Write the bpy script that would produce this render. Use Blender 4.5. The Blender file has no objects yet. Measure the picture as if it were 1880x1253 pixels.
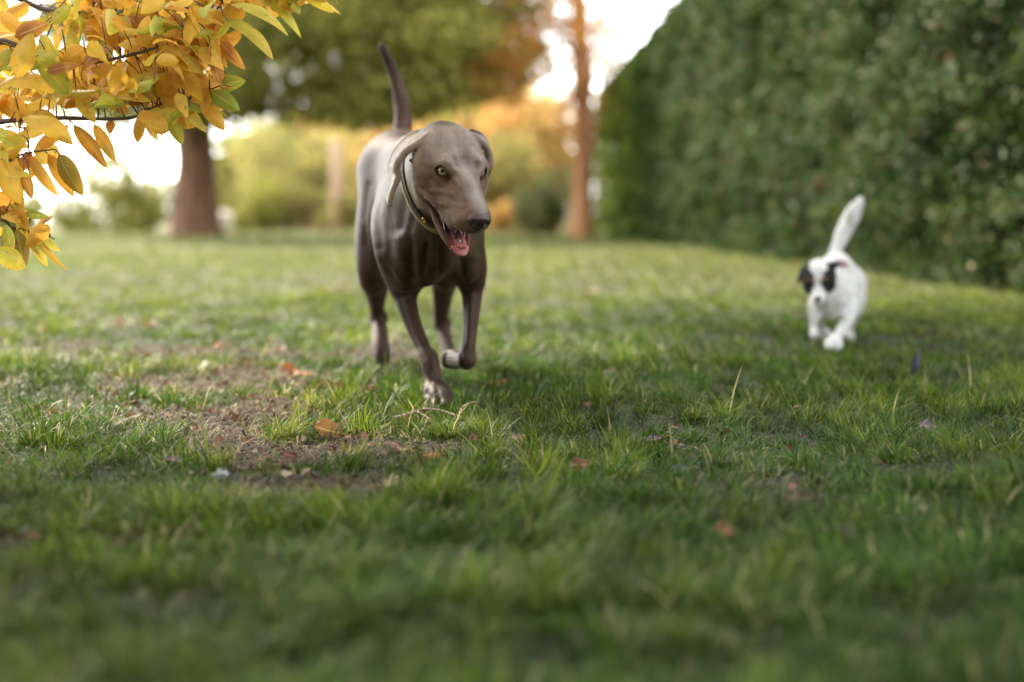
import bpy, math, random
import numpy as np
from mathutils import Vector, Matrix
random.seed(7)
RNG = np.random.default_rng(7)
sc = bpy.context.scene
col = sc.collection

# ------------------------------------------------------------------ camera
CAM_H, PITCH, LENS = 0.43, math.radians(4.95), 50.0
FPX, CX, CY = LENS / 36.0 * 1880.0, 940.0, 626.5
cd = bpy.data.cameras.new('camera')
cam = bpy.data.objects.new('camera', cd)
col.objects.link(cam)
cam.location = (0, 0, CAM_H)
cam.rotation_euler = (math.pi / 2 - PITCH, 0, 0)
cd.lens, cd.sensor_width, cd.clip_start, cd.clip_end = LENS, 36.0, 0.05, 2000.0
cd.dof.use_dof = True
cd.dof.focus_distance = 2.78
cd.dof.aperture_fstop = 1.55
cd.dof.aperture_blades = 0
sc.camera = cam

# ------------------------------------------------------------------ sky and sun
SUN_EL, SUN_AZ = math.radians(40), math.radians(-38)     # azimuth measured from +Y towards +X
w = bpy.data.worlds.new('World'); sc.world = w; w.use_nodes = True
nt = w.node_tree; nt.nodes.clear()
wo = nt.nodes.new('ShaderNodeOutputWorld'); bg = nt.nodes.new('ShaderNodeBackground')
sky = nt.nodes.new('ShaderNodeTexSky'); sky.sky_type = 'NISHITA'; sky.sun_disc = False
sky.sun_elevation = SUN_EL; sky.sun_rotation = SUN_AZ
sky.air_density = 1.3; sky.dust_density = 0.4; sky.ozone_density = 1.0
bg.inputs['Strength'].default_value = 0.15
hs = nt.nodes.new('ShaderNodeHueSaturation'); hs.inputs['Saturation'].default_value = 0.12        # hazy, nearly white sky
nt.links.new(sky.outputs[0], hs.inputs['Color']); nt.links.new(hs.outputs[0], bg.inputs['Color']); nt.links.new(bg.outputs[0], wo.inputs['Surface'])
sd = bpy.data.lights.new('sun', 'SUN'); sun = bpy.data.objects.new('sun', sd); col.objects.link(sun)
sd.energy = 2.6; sd.angle = math.radians(6); sd.color = (1.0, 0.86, 0.68)
sdir = Vector((math.sin(SUN_AZ) * math.cos(SUN_EL), math.cos(SUN_AZ) * math.cos(SUN_EL), math.sin(SUN_EL)))
sun.rotation_euler = sdir.to_track_quat('Z', 'Y').to_euler()
sc.view_settings.view_transform = 'Standard'; sc.view_settings.look = 'None'
sc.view_settings.gamma = 1.0; sc.view_settings.use_curve_mapping = False
sc.view_settings.exposure = 2.5
sc.render.engine = 'CYCLES'
sc.cycles.use_denoising = True
sc.cycles.max_bounces = 6; sc.cycles.transmission_bounces = 4; sc.cycles.transparent_max_bounces = 4

# ------------------------------------------------------------------ helpers
def P(u, v, y):
    """the world point at depth y (metres along +Y) seen at picture position u, v (1880 x 1253)"""
    dy = math.cos(PITCH) * FPX + math.sin(PITCH) * (CY - v)
    dz = -math.sin(PITCH) * FPX + math.cos(PITCH) * (CY - v)
    return np.array([(u - CX) * y / dy, y, CAM_H + dz * y / dy])

def ground_at(u, v):
    dy = math.cos(PITCH) * FPX + math.sin(PITCH) * (CY - v)
    dz = -math.sin(PITCH) * FPX + math.cos(PITCH) * (CY - v)
    y = -CAM_H * dy / dz
    for _ in range(3):
        p = P(u, v, y); y = y + (gz(p[0], p[1]) - p[2]) * dy / dz
    p = P(u, v, y); p[2] = gz(p[0], p[1])
    return p

def hash2(i, j, s):
    n = (i * 374761393 + j * 668265263 + s * 1274126177) & 0xffffffff
    n = ((n ^ (n >> 13)) * 1274126177) & 0xffffffff
    return ((n ^ (n >> 16)) & 0xffff) / 65535.0

def vnoise(x, y, s=0):
    x = np.asarray(x, float); y = np.asarray(y, float)
    i = np.floor(x).astype(np.int64); j = np.floor(y).astype(np.int64)
    fx = x - i; fy = y - j; fx = fx * fx * (3 - 2 * fx); fy = fy * fy * (3 - 2 * fy)
    a = hash2(i, j, s); b = hash2(i + 1, j, s); c = hash2(i, j + 1, s); d = hash2(i + 1, j + 1, s)
    return (a * (1 - fx) + b * fx) * (1 - fy) + (c * (1 - fx) + d * fx) * fy

def fbm(x, y, s=0, o=3):
    t = 0; a = 0.5
    for k in range(o):
        t = t + a * vnoise(x * 2 ** k, y * 2 ** k, s + k * 17); a *= 0.5
    return t / (1 - 0.5 ** o)

def gz(x, y):
    near = np.clip(1.6 - np.asarray(y, float) / 12.0, 0.25, 1.0)
    return near * ((fbm(np.asarray(x) * 1.3 + 5, np.asarray(y) * 1.3, 3, 3) - 0.5) * 0.05)

def tag(o, label=None, cat=None, group=None, kind=None):
    if label: o['label'] = label
    if cat: o['category'] = cat
    if group: o['group'] = group
    if kind: o['kind'] = kind
    return o

def empty(name, loc, label=None, cat=None, group=None):
    o = bpy.data.objects.new(name, None); col.objects.link(o)
    o.location = tuple(loc); o.empty_display_size = 0.1
    return tag(o, label, cat, group)

def mesh_np(name, V, F, mat, parent=None, colors=None, uv=None, smooth=True, sizes=None):
    """V (n,3) world positions; F (m,4)/(m,3) or a flat index list with sizes; colours per vertex; uv per vertex"""
    me = bpy.data.meshes.new(name)
    V = np.ascontiguousarray(V, dtype=np.float32).copy()
    if parent is not None:
        V -= np.array(parent_loc(parent), dtype=np.float32)
    me.vertices.add(len(V)); me.vertices.foreach_set('co', V.ravel())
    if sizes is None:
        F = np.ascontiguousarray(F, dtype=np.int32); sizes = np.full(len(F), F.shape[1], np.int32); flat = F.ravel()
    else:
        flat = np.ascontiguousarray(F, dtype=np.int32); sizes = np.asarray(sizes, np.int32)
    me.loops.add(len(flat)); me.loops.foreach_set('vertex_index', flat)
    me.polygons.add(len(sizes))
    st = np.zeros(len(sizes), np.int32); st[1:] = np.cumsum(sizes)[:-1]
    me.polygons.foreach_set('loop_start', st)
    me.polygons.foreach_set('use_smooth', np.full(len(sizes), smooth))
    me.update(calc_edges=True)
    if colors is not None:
        C = np.ones((len(V), 4), np.float32); C[:, :3] = colors
        at = me.color_attributes.new('Col', 'FLOAT_COLOR', 'POINT'); at.data.foreach_set('color', C.ravel())
    if uv is not None:
        ul = me.uv_layers.new(name='UVMap'); ul.data.foreach_set('uv', np.asarray(uv, np.float32)[flat].ravel())
    me.materials.append(mat)
    o = bpy.data.objects.new(name, me); col.objects.link(o)
    if parent is not None: o.parent = parent
    return o

def parent_loc(p):
    v = Vector((0, 0, 0))
    while p is not None:
        v += p.location; p = p.parent
    return v

class Acc:
    """collects geometry for ONE mesh object"""
    def __init__(s): s.V = []; s.F = []; s.S = []; s.C = []; s.U = []; s.n = 0
    def add(s, V, F, color=(1, 1, 1), uv=None):
        V = np.asarray(V, float); F = np.asarray(F)
        s.V.append(V); s.F.append((F + s.n).ravel()); s.S.append(np.full(len(F), F.shape[1]))
        c = np.asarray(color, float)
        s.C.append(np.broadcast_to(c, (len(V), 3)) if c.ndim == 1 else c)
        s.U.append(np.zeros((len(V), 2)) if uv is None else uv); s.n += len(V)
    def build(s, name, mat, parent=None, smooth=True):
        return mesh_np(name, np.concatenate(s.V), np.concatenate(s.F), mat, parent, np.concatenate(s.C),
                       np.concatenate(s.U), smooth, np.concatenate(s.S))

def tube(pts, rads, n=8, noise=0.0, caps=True):
    pts = np.asarray(pts, float); rads = np.asarray(rads, float); m = len(pts)
    T = np.gradient(pts, axis=0); T /= np.linalg.norm(T, axis=1)[:, None] + 1e-12
    a = np.array([0.0, 0, 1]) if abs(T[0][2]) < 0.9 else np.array([1.0, 0, 0])
    V = []
    for i in range(m):
        x = np.cross(T[i], a); x /= np.linalg.norm(x) + 1e-12; y = np.cross(T[i], x)
        a = np.cross(x, T[i]) if abs(np.dot(np.cross(x, T[i]), a)) > 0.1 else a
        th = np.arange(n) / n * 2 * math.pi
        r = rads[i] * (1 + noise * (RNG.random(n) - 0.5))
        V.append(pts[i] + np.outer(np.cos(th) * r, x) + np.outer(np.sin(th) * r, y))
    V = np.concatenate(V); F = []
    for i in range(m - 1):
        for k in range(n):
            F.append((i * n + k, i * n + (k + 1) % n, (i + 1) * n + (k + 1) % n, (i + 1) * n + k))
    if caps:
        V = np.concatenate([V, pts[:1], pts[-1:]]); b = m * n
        for k in range(n):
            F.append((b, (k + 1) % n, k, b)); F.append((b + 1, (m - 1) * n + k, (m - 1) * n + (k + 1) % n, b + 1))
        F = [f if len(set(f)) == 4 else f for f in F]
        sizes = [3 if f[3] == f[0] else 4 for f in F]
        return V, F, sizes
    return V, F, [4] * len(F)

def add_tube(acc, pts, rads, n=8, noise=0.0, color=(1, 1, 1)):
    V, F, S = tube(pts, rads, n, noise)
    q = np.array([f for f, s_ in zip(F, S) if s_ == 4]); t = np.array([f[:3] for f, s_ in zip(F, S) if s_ == 3])
    base = acc.n
    acc.add(V, q, color)
    acc.F.append((t + base).ravel()); acc.S.append(np.full(len(t), 3))

def smooth_path(pts, n=6):
    """Catmull-Rom"""
    p = np.asarray(pts, float); p = np.vstack([2 * p[0] - p[1], p, 2 * p[-1] - p[-2]]); out = []
    for i in range(1, len(p) - 2):
        for k in range(n):
            t = k / n
            out.append(0.5 * ((2 * p[i]) + (-p[i - 1] + p[i + 1]) * t + (2 * p[i - 1] - 5 * p[i] + 4 * p[i + 1] - p[i + 2]) * t * t
                              + (-p[i - 1] + 3 * p[i] - 3 * p[i + 1] + p[i + 2]) * t ** 3))
    out.append(p[-2]); return np.array(out)

# ------------------------------------------------------------------ materials
def new_mat(name):
    m = bpy.data.materials.new(name); m.use_nodes = True
    n = m.node_tree; b = n.nodes['Principled BSDF']; return m, n, b

def N(nt, kind, **kw):
    n = nt.nodes.new(kind)
    for k, v in kw.items(): setattr(n, k, v)
    return n

def mix_rgb(nt, a, b, fac, mode='MIX'):
    m = nt.nodes.new('ShaderNodeMix'); m.data_type = 'RGBA'; m.blend_type = mode
    for sock, val in ((m.inputs[0], fac), (m.inputs[6], a), (m.inputs[7], b)):
        if hasattr(val, 'links') or isinstance(val, bpy.types.NodeSocket): nt.links.new(val, sock)
        else: sock.default_value = val
    return m.outputs[2]

def noise_fac(nt, scale, detail=3, vec=None, lo=0.35, hi=0.65):
    t = N(nt, 'ShaderNodeTexNoise'); t.inputs['Scale'].default_value = scale; t.inputs['Detail'].default_value = detail
    if vec is not None: nt.links.new(vec, t.inputs['Vector'])
    r = N(nt, 'ShaderNodeMapRange'); r.inputs[1].default_value = lo; r.inputs[2].default_value = hi
    nt.links.new(t.outputs[0], r.inputs[0]); return r.outputs[0]

def coords(nt): return N(nt, 'ShaderNodeTexCoord').outputs['Object']

def leaf_mat(name, transl=0.45, rough=0.5, veins=False, spots=False, tint=(1, 1, 1), spec=0.5):
    """colour comes from the leaf's own colour attribute"""
    m, nt, b = new_mat(name)
    a = N(nt, 'ShaderNodeAttribute', attribute_name='Col'); c = a.outputs['Color']
    vec = coords(nt)
    c = mix_rgb(nt, c, (0.6, 0.6, 0.6, 1), noise_fac(nt, 25 if not spots else 60, 4, vec, 0.45, 1.2), 'MULTIPLY')
    if spots:
        c = mix_rgb(nt, c, (0.16, 0.055, 0.015, 1), noise_fac(nt, 38, 5, vec, 0.64, 0.76))
    if veins:
        uv = N(nt, 'ShaderNodeUVMap'); sp = N(nt, 'ShaderNodeSeparateXYZ'); nt.links.new(uv.outputs[0], sp.inputs[0])
        ab = N(nt, 'ShaderNodeMath', operation='ABSOLUTE'); nt.links.new(sp.outputs[1], ab.inputs[0])
        l1 = N(nt, 'ShaderNodeMath', operation='LESS_THAN'); nt.links.new(ab.outputs[0], l1.inputs[0]); l1.inputs[1].default_value = 0.07
        m1 = N(nt, 'ShaderNodeMath', operation='MULTIPLY'); nt.links.new(sp.outputs[0], m1.inputs[0]); m1.inputs[1].default_value = 55
        m2 = N(nt, 'ShaderNodeMath', operation='MULTIPLY'); nt.links.new(ab.outputs[0], m2.inputs[0]); m2.inputs[1].default_value = 14
        su = N(nt, 'ShaderNodeMath', operation='SUBTRACT'); nt.links.new(m1.outputs[0], su.inputs[0]); nt.links.new(m2.outputs[0], su.inputs[1])
        si = N(nt, 'ShaderNodeMath', operation='SINE'); nt.links.new(su.outputs[0], si.inputs[0])
        r = N(nt, 'ShaderNodeMapRange'); r.inputs[1].default_value = 0.8; r.inputs[2].default_value = 1; r.inputs[4].default_value = 0.12
        nt.links.new(si.outputs[0], r.inputs[0])
        c = mix_rgb(nt, c, (0.75, 0.48, 0.12, 1), r.outputs[0])
        m3 = N(nt, 'ShaderNodeMath', operation='MULTIPLY'); nt.links.new(l1.outputs[0], m3.inputs[0]); m3.inputs[1].default_value = 0.5
        c = mix_rgb(nt, c, (0.8, 0.55, 0.2, 1), m3.outputs[0])
        bp = N(nt, 'ShaderNodeBump'); bp.inputs['Strength'].default_value = 0.12; bp.inputs['Distance'].default_value = 0.002
        nt.links.new(si.outputs[0], bp.inputs['Height']); nt.links.new(bp.outputs[0], b.inputs['Normal'])
    nt.links.new(c, b.inputs['Base Color']); b.inputs['Roughness'].default_value = rough
    b.inputs['Specular IOR Level'].default_value = spec
    tr = N(nt, 'ShaderNodeBsdfTranslucent'); nt.links.new(c, tr.inputs['Color'])
    mx = N(nt, 'ShaderNodeMixShader'); mx.inputs[0].default_value = transl
    out = nt.nodes['Material Output']
    nt.links.new(b.outputs[0], mx.inputs[1]); nt.links.new(tr.outputs[0], mx.inputs[2]); nt.links.new(mx.outputs[0], out.inputs['Surface'])
    return m

def plain_mat(name, c1, c2=None, scale=30, rough=0.7, bump=0.0, metal=0.0, stretch=None, use_attr=False, bdist=0.01, spec=0.5):
    m, nt, b = new_mat(name); vec = coords(nt)
    if stretch:
        mp = N(nt, 'ShaderNodeMapping'); mp.inputs['Scale'].default_value = stretch; nt.links.new(vec, mp.inputs[0]); vec = mp.outputs[0]
    f = noise_fac(nt, scale, 6, vec)
    c = mix_rgb(nt, (*c1, 1), (*(c2 or c1), 1), f)
    if use_attr:
        a = N(nt, 'ShaderNodeAttribute', attribute_name='Col'); c = mix_rgb(nt, c, a.outputs['Color'], 1.0, 'MULTIPLY')
    nt.links.new(c, b.inputs['Base Color']); b.inputs['Roughness'].default_value = rough; b.inputs['Metallic'].default_value = metal
    b.inputs['Specular IOR Level'].default_value = spec
    if bump:
        bp = N(nt, 'ShaderNodeBump'); bp.inputs['Strength'].default_value = bump; bp.inputs['Distance'].default_value = bdist
        nt.links.new(f, bp.inputs['Height']); nt.links.new(bp.outputs[0], b.inputs['Normal'])
    return m
# ------------------------------------------------------------------ smooth implicit bodies -> one continuous mesh
def axis(lo, hi, flo, fhi, fine, coarse):
    a = np.arange(lo, flo, coarse); b = np.arange(flo, fhi, fine); c = np.arange(fhi, hi + coarse, coarse)
    return np.concatenate([a, b, c]).astype(np.float32)

class Field:
    def __init__(s, xs, ys, zs):
        s.xs, s.ys, s.zs = xs, ys, zs
        s.D = np.full((len(xs), len(ys), len(zs)), 0.5, np.float32)
    def sl(s, lo, hi):
        r = []
        for a, l, h in zip((s.xs, s.ys, s.zs), lo, hi):
            r.append(slice(max(int(np.searchsorted(a, l)) - 1, 0), min(int(np.searchsorted(a, h)) + 1, len(a))))
        return tuple(r)
    def apply(s, fn, lo, hi, k, mode):
        sl = s.sl(lo, hi)
        if any(q.stop <= q.start for q in sl): return
        X = s.xs[sl[0]][:, None, None]; Y = s.ys[sl[1]][None, :, None]; Z = s.zs[sl[2]][None, None, :]
        d = fn(X, Y, Z).astype(np.float32); a = s.D[sl]
        if mode == 'sub': a = -a
        k = max(k, 1e-5)
        h = np.maximum(k - np.abs(a - d), 0) / k
        r = np.minimum(a, d) - h * h * k * 0.25
        s.D[sl] = -r if mode == 'sub' else r
    def bone(s, a, b, ra, rb, k=0.02, flat=None, mode='add'):
        a = np.asarray(a, float); b = np.asarray(b, float); ab = b - a; L2 = float(ab @ ab) + 1e-12
        R = max(ra, rb) * (max(1, flat[1]) if flat else 1) + k + 0.02
        def fn(X, Y, Z):
            px, py, pz = X - a[0], Y - a[1], Z - a[2]
            t = np.clip((px * ab[0] + py * ab[1] + pz * ab[2]) / L2, 0, 1)
            qx, qy, qz = px - t * ab[0], py - t * ab[1], pz - t * ab[2]
            q2 = qx * qx + qy * qy + qz * qz; r = ra + (rb - ra) * t
            if flat:
                n, f = np.asarray(flat[0], float), flat[1]; n = n / np.linalg.norm(n)
                qn = qx * n[0] + qy * n[1] + qz * n[2]
                q = np.sqrt(np.maximum(q2 - qn * qn, 0) + (qn / f) ** 2); return (q - r) * min(f, 1)
            return np.sqrt(q2) - r
        s.apply(fn, np.minimum(a, b) - R, np.maximum(a, b) + R, k, mode)
    def chain(s, pts, k=0.02, flat=None, mode='add', n=6):
        """one tapered limb along a smooth path through the given joints"""
        pr = np.array([list(p) + [r] for p, r in pts]); q = smooth_path(pr, n) if len(pr) > 2 else pr
        C = q[:, :3]; R = q[:, 3]; m = float(R.max()) * (max(1, flat[1]) if flat else 1) + k + 0.02
        def fn(X, Y, Z):
            best = None
            for i in range(len(C) - 1):
                a, ab = C[i], C[i + 1] - C[i]; L2 = float(ab @ ab) + 1e-12
                px, py, pz = X - np.float32(a[0]), Y - np.float32(a[1]), Z - np.float32(a[2])
                t = np.clip((px * np.float32(ab[0]) + py * np.float32(ab[1]) + pz * np.float32(ab[2])) * np.float32(1 / L2), 0, 1)
                qx, qy, qz = px - t * np.float32(ab[0]), py - t * np.float32(ab[1]), pz - t * np.float32(ab[2])
                q2 = qx * qx + qy * qy + qz * qz; r = R[i] + (R[i + 1] - R[i]) * t
                if flat:
                    nn, f = np.asarray(flat[0], float), flat[1]; nn = nn / np.linalg.norm(nn)
                    qn = qx * nn[0] + qy * nn[1] + qz * nn[2]
                    d = (np.sqrt(np.maximum(q2 - qn * qn, 0) + (qn / f) ** 2) - r) * min(f, 1)
                else: d = np.sqrt(q2) - r
                best = d if best is None else np.minimum(best, d)
            return best
        s.apply(fn, C.min(0) - m, C.max(0) + m, k, mode)
    def ell(s, c, r, M=None, k=0.02, mode='add'):
        c = np.asarray(c, float); r = np.asarray(r, float); M = np.eye(3) if M is None else np.asarray(M)   # columns of M: the axes
        R = float(max(r)) + k + 0.02
        def fn(X, Y, Z):
            p = (X - c[0], Y - c[1], Z - c[2]); k0 = 0; k1 = 0
            for i in range(3):
                q = p[0] * M[0, i] + p[1] * M[1, i] + p[2] * M[2, i]
                k0 = k0 + (q / r[i]) ** 2; k1 = k1 + (q / r[i] ** 2) ** 2
            k0 = np.sqrt(k0); k1 = np.sqrt(k1) + 1e-9
            return k0 * (k0 - 1) / k1
        s.apply(fn, c - R, c + R, k, mode)
    def sample(s, p):
        ix = [np.interp(p[..., i], a, np.arange(len(a))) for i, a in enumerate((s.xs, s.ys, s.zs))]
        i0 = [np.clip(np.floor(q).astype(int), 0, n - 2) for q, n in zip(ix, s.D.shape)]
        f = [q - i for q, i in zip(ix, i0)]; r = 0
        for a in (0, 1):
            for b in (0, 1):
                for c in (0, 1):
                    w_ = (f[0] if a else 1 - f[0]) * (f[1] if b else 1 - f[1]) * (f[2] if c else 1 - f[2])
                    r = r + w_ * s.D[i0[0] + a, i0[1] + b, i0[2] + c]
        return r
    def mesh(s, iters=3, extra=0, soft=None):
        D = s.D; S = D < 0
        c = S[:-1, :-1, :-1].astype(np.int8)
        for a in (0, 1):
            for b in (0, 1):
                for e in (0, 1):
                    if a or b or e:
                        c = c + S[a:D.shape[0] - 1 + a, b:D.shape[1] - 1 + b, e:D.shape[2] - 1 + e]
        act = np.argwhere((c > 0) & (c < 8)); n = len(act)
        ids = np.full(c.shape, -1, np.int32); ids[act[:, 0], act[:, 1], act[:, 2]] = np.arange(n)
        acc = np.zeros((n, 3)); cnt = np.zeros(n)
        cor = [(a, b, e) for a in (0, 1) for b in (0, 1) for e in (0, 1)]
        for p in cor:
            for ax in range(3):
                if p[ax]: continue
                q = list(p); q[ax] = 1
                d0 = D[act[:, 0] + p[0], act[:, 1] + p[1], act[:, 2] + p[2]]; d1 = D[act[:, 0] + q[0], act[:, 1] + q[1], act[:, 2] + q[2]]
                m = (d0 < 0) != (d1 < 0); t = np.where(m, d0 / np.where(m, d0 - d1, 1), 0)
                pos = np.array(p, float)[None, :] + t[:, None] * np.eye(3)[ax][None, :]
                acc[m] += pos[m]; cnt[m] += 1
        V = act + acc / cnt[:, None]
        V = np.stack([np.interp(V[:, i], np.arange(len(a)), a) for i, a in enumerate((s.xs, s.ys, s.zs))], 1)
        Q = []
        for ax in range(3):
            sl0 = [slice(None)] * 3; sl1 = [slice(None)] * 3; sl0[ax] = slice(0, -1); sl1[ax] = slice(1, None)
            ch = S[tuple(sl0)] != S[tuple(sl1)]; e = np.argwhere(ch)
            o1, o2 = [(1, 2), (2, 0), (0, 1)][ax]
            ok = (e[:, o1] > 0) & (e[:, o2] > 0) & (e[:, o1] < c.shape[o1]) & (e[:, o2] < c.shape[o2]); e = e[ok]
            neg = S[e[:, 0], e[:, 1], e[:, 2]]
            def g(a, b):
                f = e.copy(); f[:, o1] -= a; f[:, o2] -= b; return ids[f[:, 0], f[:, 1], f[:, 2]]
            q = np.stack([g(1, 1), g(0, 1), g(0, 0), g(1, 0)], 1); q[~neg] = q[~neg][:, ::-1]; Q.append(q)
        F = np.concatenate(Q); F = F[(F >= 0).all(1)]
        E = np.concatenate([F[:, [0, 1]], F[:, [1, 2]], F[:, [2, 3]], F[:, [3, 0]]]); E = np.concatenate([E, E[:, ::-1]])
        deg = np.bincount(E[:, 0], minlength=n).astype(float)[:, None]
        for it in range(iters * 2):
            A = np.stack([np.bincount(E[:, 0], weights=V[E[:, 1], i], minlength=n) for i in range(3)], 1) / np.maximum(deg, 1)
            V = V + (0.5 if it % 2 == 0 else -0.52) * (A - V)
        if extra:
            wt = soft(V)[:, None]
            for it in range(extra * 2):
                A = np.stack([np.bincount(E[:, 0], weights=V[E[:, 1], i], minlength=n) for i in range(3)], 1) / np.maximum(deg, 1)
                V = V + (0.6 if it % 2 == 0 else -0.61) * (A - V) * wt
        return V, F

def fur_mat(name, bump=0.35, sheen=0.35, rough=0.5, scale=420, mottle=0.8, spec=0.5):
    m, nt, b = new_mat(name); vec = coords(nt)
    a = N(nt, 'ShaderNodeAttribute', attribute_name='Col')
    f = noise_fac(nt, 30, 4, vec, 0.3, 0.7)
    c = mix_rgb(nt, a.outputs['Color'], (mottle, mottle, mottle, 1), f, 'MULTIPLY')
    f3 = noise_fac(nt, scale * 0.7, 2, vec, 0.35, 0.65)
    c = mix_rgb(nt, c, (0.78, 0.78, 0.8, 1), f3, 'MULTIPLY')
    nt.links.new(c, b.inputs['Base Color']); b.inputs['Roughness'].default_value = rough
    b.inputs['Specular IOR Level'].default_value = spec
    b.inputs['Sheen Weight'].default_value = sheen; b.inputs['Sheen Roughness'].default_value = 0.4
    b.inputs['Sheen Tint'].default_value = (1.0, 0.95, 0.9, 1)
    mp = N(nt, 'ShaderNodeMapping'); mp.inputs['Scale'].default_value = (1, 0.5, 0.35); nt.links.new(vec, mp.inputs[0])
    f2 = noise_fac(nt, scale, 3, mp.outputs[0], 0.2, 0.8)
    bp = N(nt, 'ShaderNodeBump'); bp.inputs['Strength'].default_value = bump; bp.inputs['Distance'].default_value = 0.0012
    nt.links.new(f2, bp.inputs['Height']); nt.links.new(bp.outputs[0], b.inputs['Normal'])
    return m

def fur_strands(name, V, F, C, mat, parent, n, length, width, flow, lift, seed, skip=None, curl=0.0):
    """fine hairs lying along the coat, one mesh"""
    r = np.random.default_rng(seed)
    a, b, c, d = (V[F[:, i]] for i in range(4)); nr = np.cross(c - a, d - b); ar = np.linalg.norm(nr, axis=1); nr /= ar[:, None] + 1e-12
    i = np.searchsorted(np.cumsum(ar) / ar.sum(), r.random(n)); i = np.minimum(i, len(F) - 1); s, t = r.random((n, 1)), r.random((n, 1))
    p = (a[i] * (1 - s) + b[i] * s) * (1 - t) + (d[i] * (1 - s) + c[i] * s) * t; N_ = nr[i]; col_ = C[F[i, 0]]
    if skip is not None:
        k = ~skip(p, col_); p, N_, col_ = p[k], N_[k], col_[k]
    n = len(p); g = flow(p) + r.normal(0, .22, (n, 3)); g = g - N_ * (g * N_).sum(1)[:, None]; g /= np.linalg.norm(g, axis=1)[:, None] + 1e-9
    L = (length[0] + (length[1] - length[0]) * r.random(n))[:, None]; lf = (lift * (.5 + r.random(n)))[:, None]
    mid = p + (g + N_ * lf) * L * .55; tip = p + (g * (1 - curl) + N_ * lf * .6 + r.normal(0, curl + .01, (n, 3))) * L
    side = np.cross(g, N_) * (width * .5); p0 = p - N_ * .0006
    W_ = np.stack([p0 - side, p0 + side, mid + side * .8, mid - side * .8, tip], 1).reshape(-1, 3); base = (np.arange(n) * 5)[:, None]
    idx = np.concatenate([base + [[0, 1, 2, 3]], base + [[3, 2, 4]]], 1).ravel(); sizes = np.tile([4, 3], n)
    cc = np.repeat(col_ * (.72 + .6 * r.random((n, 1))), 5, 0)
    pl = np.array(parent_loc(parent)) ; o = mesh_np(name, W_, idx, mat, None, cc, None, True, sizes)
    o.parent = parent; o.location = -Vector(pl); return o
# ------------------------------------------------------------------ the big grey-brown dog
def rot_frame(yaw, pitch, roll):
    """head frame for an animal facing the camera (-Y): forward, its left (+X), up"""
    y, p = math.radians(yaw), math.radians(pitch)
    f = np.array([math.sin(y) * math.cos(p), -math.cos(y) * math.cos(p), -math.sin(p)])
    l = np.array([math.cos(y), math.sin(y), 0.0]); u = np.array([math.sin(y) * math.sin(p), -math.cos(y) * math.sin(p), math.cos(p)])
    r = math.radians(roll); l2 = l * math.cos(r) - u * math.sin(r); u2 = u * math.cos(r) + l * math.sin(r)
    return f, l2, u2

def sdf_part(name, prims, res, mat, parent, color=(1, 1, 1), iters=2, colorfn=None):
    """a small separate part from a list of bones / ellipsoids"""
    lo = np.full(3, 9e9); hi = -lo
    for kind, a in prims:
        if a.get('mode') == 'sub': continue
        if kind == 'bone':
            R = max(a['ra'], a['rb']) * 1.6; pts = [a['a'], a['b']]
        else: R = max(a['r']); pts = [a['c']]
        for p in pts: lo = np.minimum(lo, np.asarray(p) - R - .006); hi = np.maximum(hi, np.asarray(p) + R + .006)
    fd = Field(*[np.arange(lo[i], hi[i], res) for i in range(3)])
    for kind, a in prims: getattr(fd, kind)(**a)
    V, F = fd.mesh(iters)
    C = np.tile(np.array(color, float), (len(V), 1)) if colorfn is None else colorfn(V)
    return mesh_np(name, V, F, mat, parent, C)

def sculpt(V, F, strokes, y0, y1):
    """raise ridges and press hollows into the modelled surface, along its own normals"""
    nr = np.cross(V[F[:, 2]] - V[F[:, 0]], V[F[:, 3]] - V[F[:, 1]]); Nv = np.stack([sum(np.bincount(F[:, k], weights=nr[:, i], minlength=len(V)) for k in range(4)) for i in range(3)], 1)
    Nv /= np.linalg.norm(Nv, axis=1)[:, None] + 1e-12
    d = V - np.array([0, 0, CAM_H]); z = d[:, 1] * math.cos(PITCH) - d[:, 2] * math.sin(PITCH)
    U = CX + d[:, 0] / z * FPX; W_ = CY - (d[:, 1] * math.sin(PITCH) + d[:, 2] * math.cos(PITCH)) / z * FPX
    facing = np.clip(-(Nv * d).sum(1) / np.linalg.norm(d, axis=1) * 2.5, 0, 1) * (V[:, 1] > y0) * (V[:, 1] < y1); out = np.zeros(len(V))
    for pts, w_, h in strokes:
        best = np.full(len(V), 1e9)
        for (a, b), (c, e) in zip(pts[:-1], pts[1:]):
            L2 = (c - a) ** 2 + (e - b) ** 2; t = np.clip(((U - a) * (c - a) + (W_ - b) * (e - b)) / L2, 0, 1)
            best = np.minimum(best, (U - a - t * (c - a)) ** 2 + (W_ - b - t * (e - b)) ** 2)
        out += h * .001 * np.exp(-best / w_ ** 2)
    return V + Nv * (out * facing)[:, None]

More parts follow.
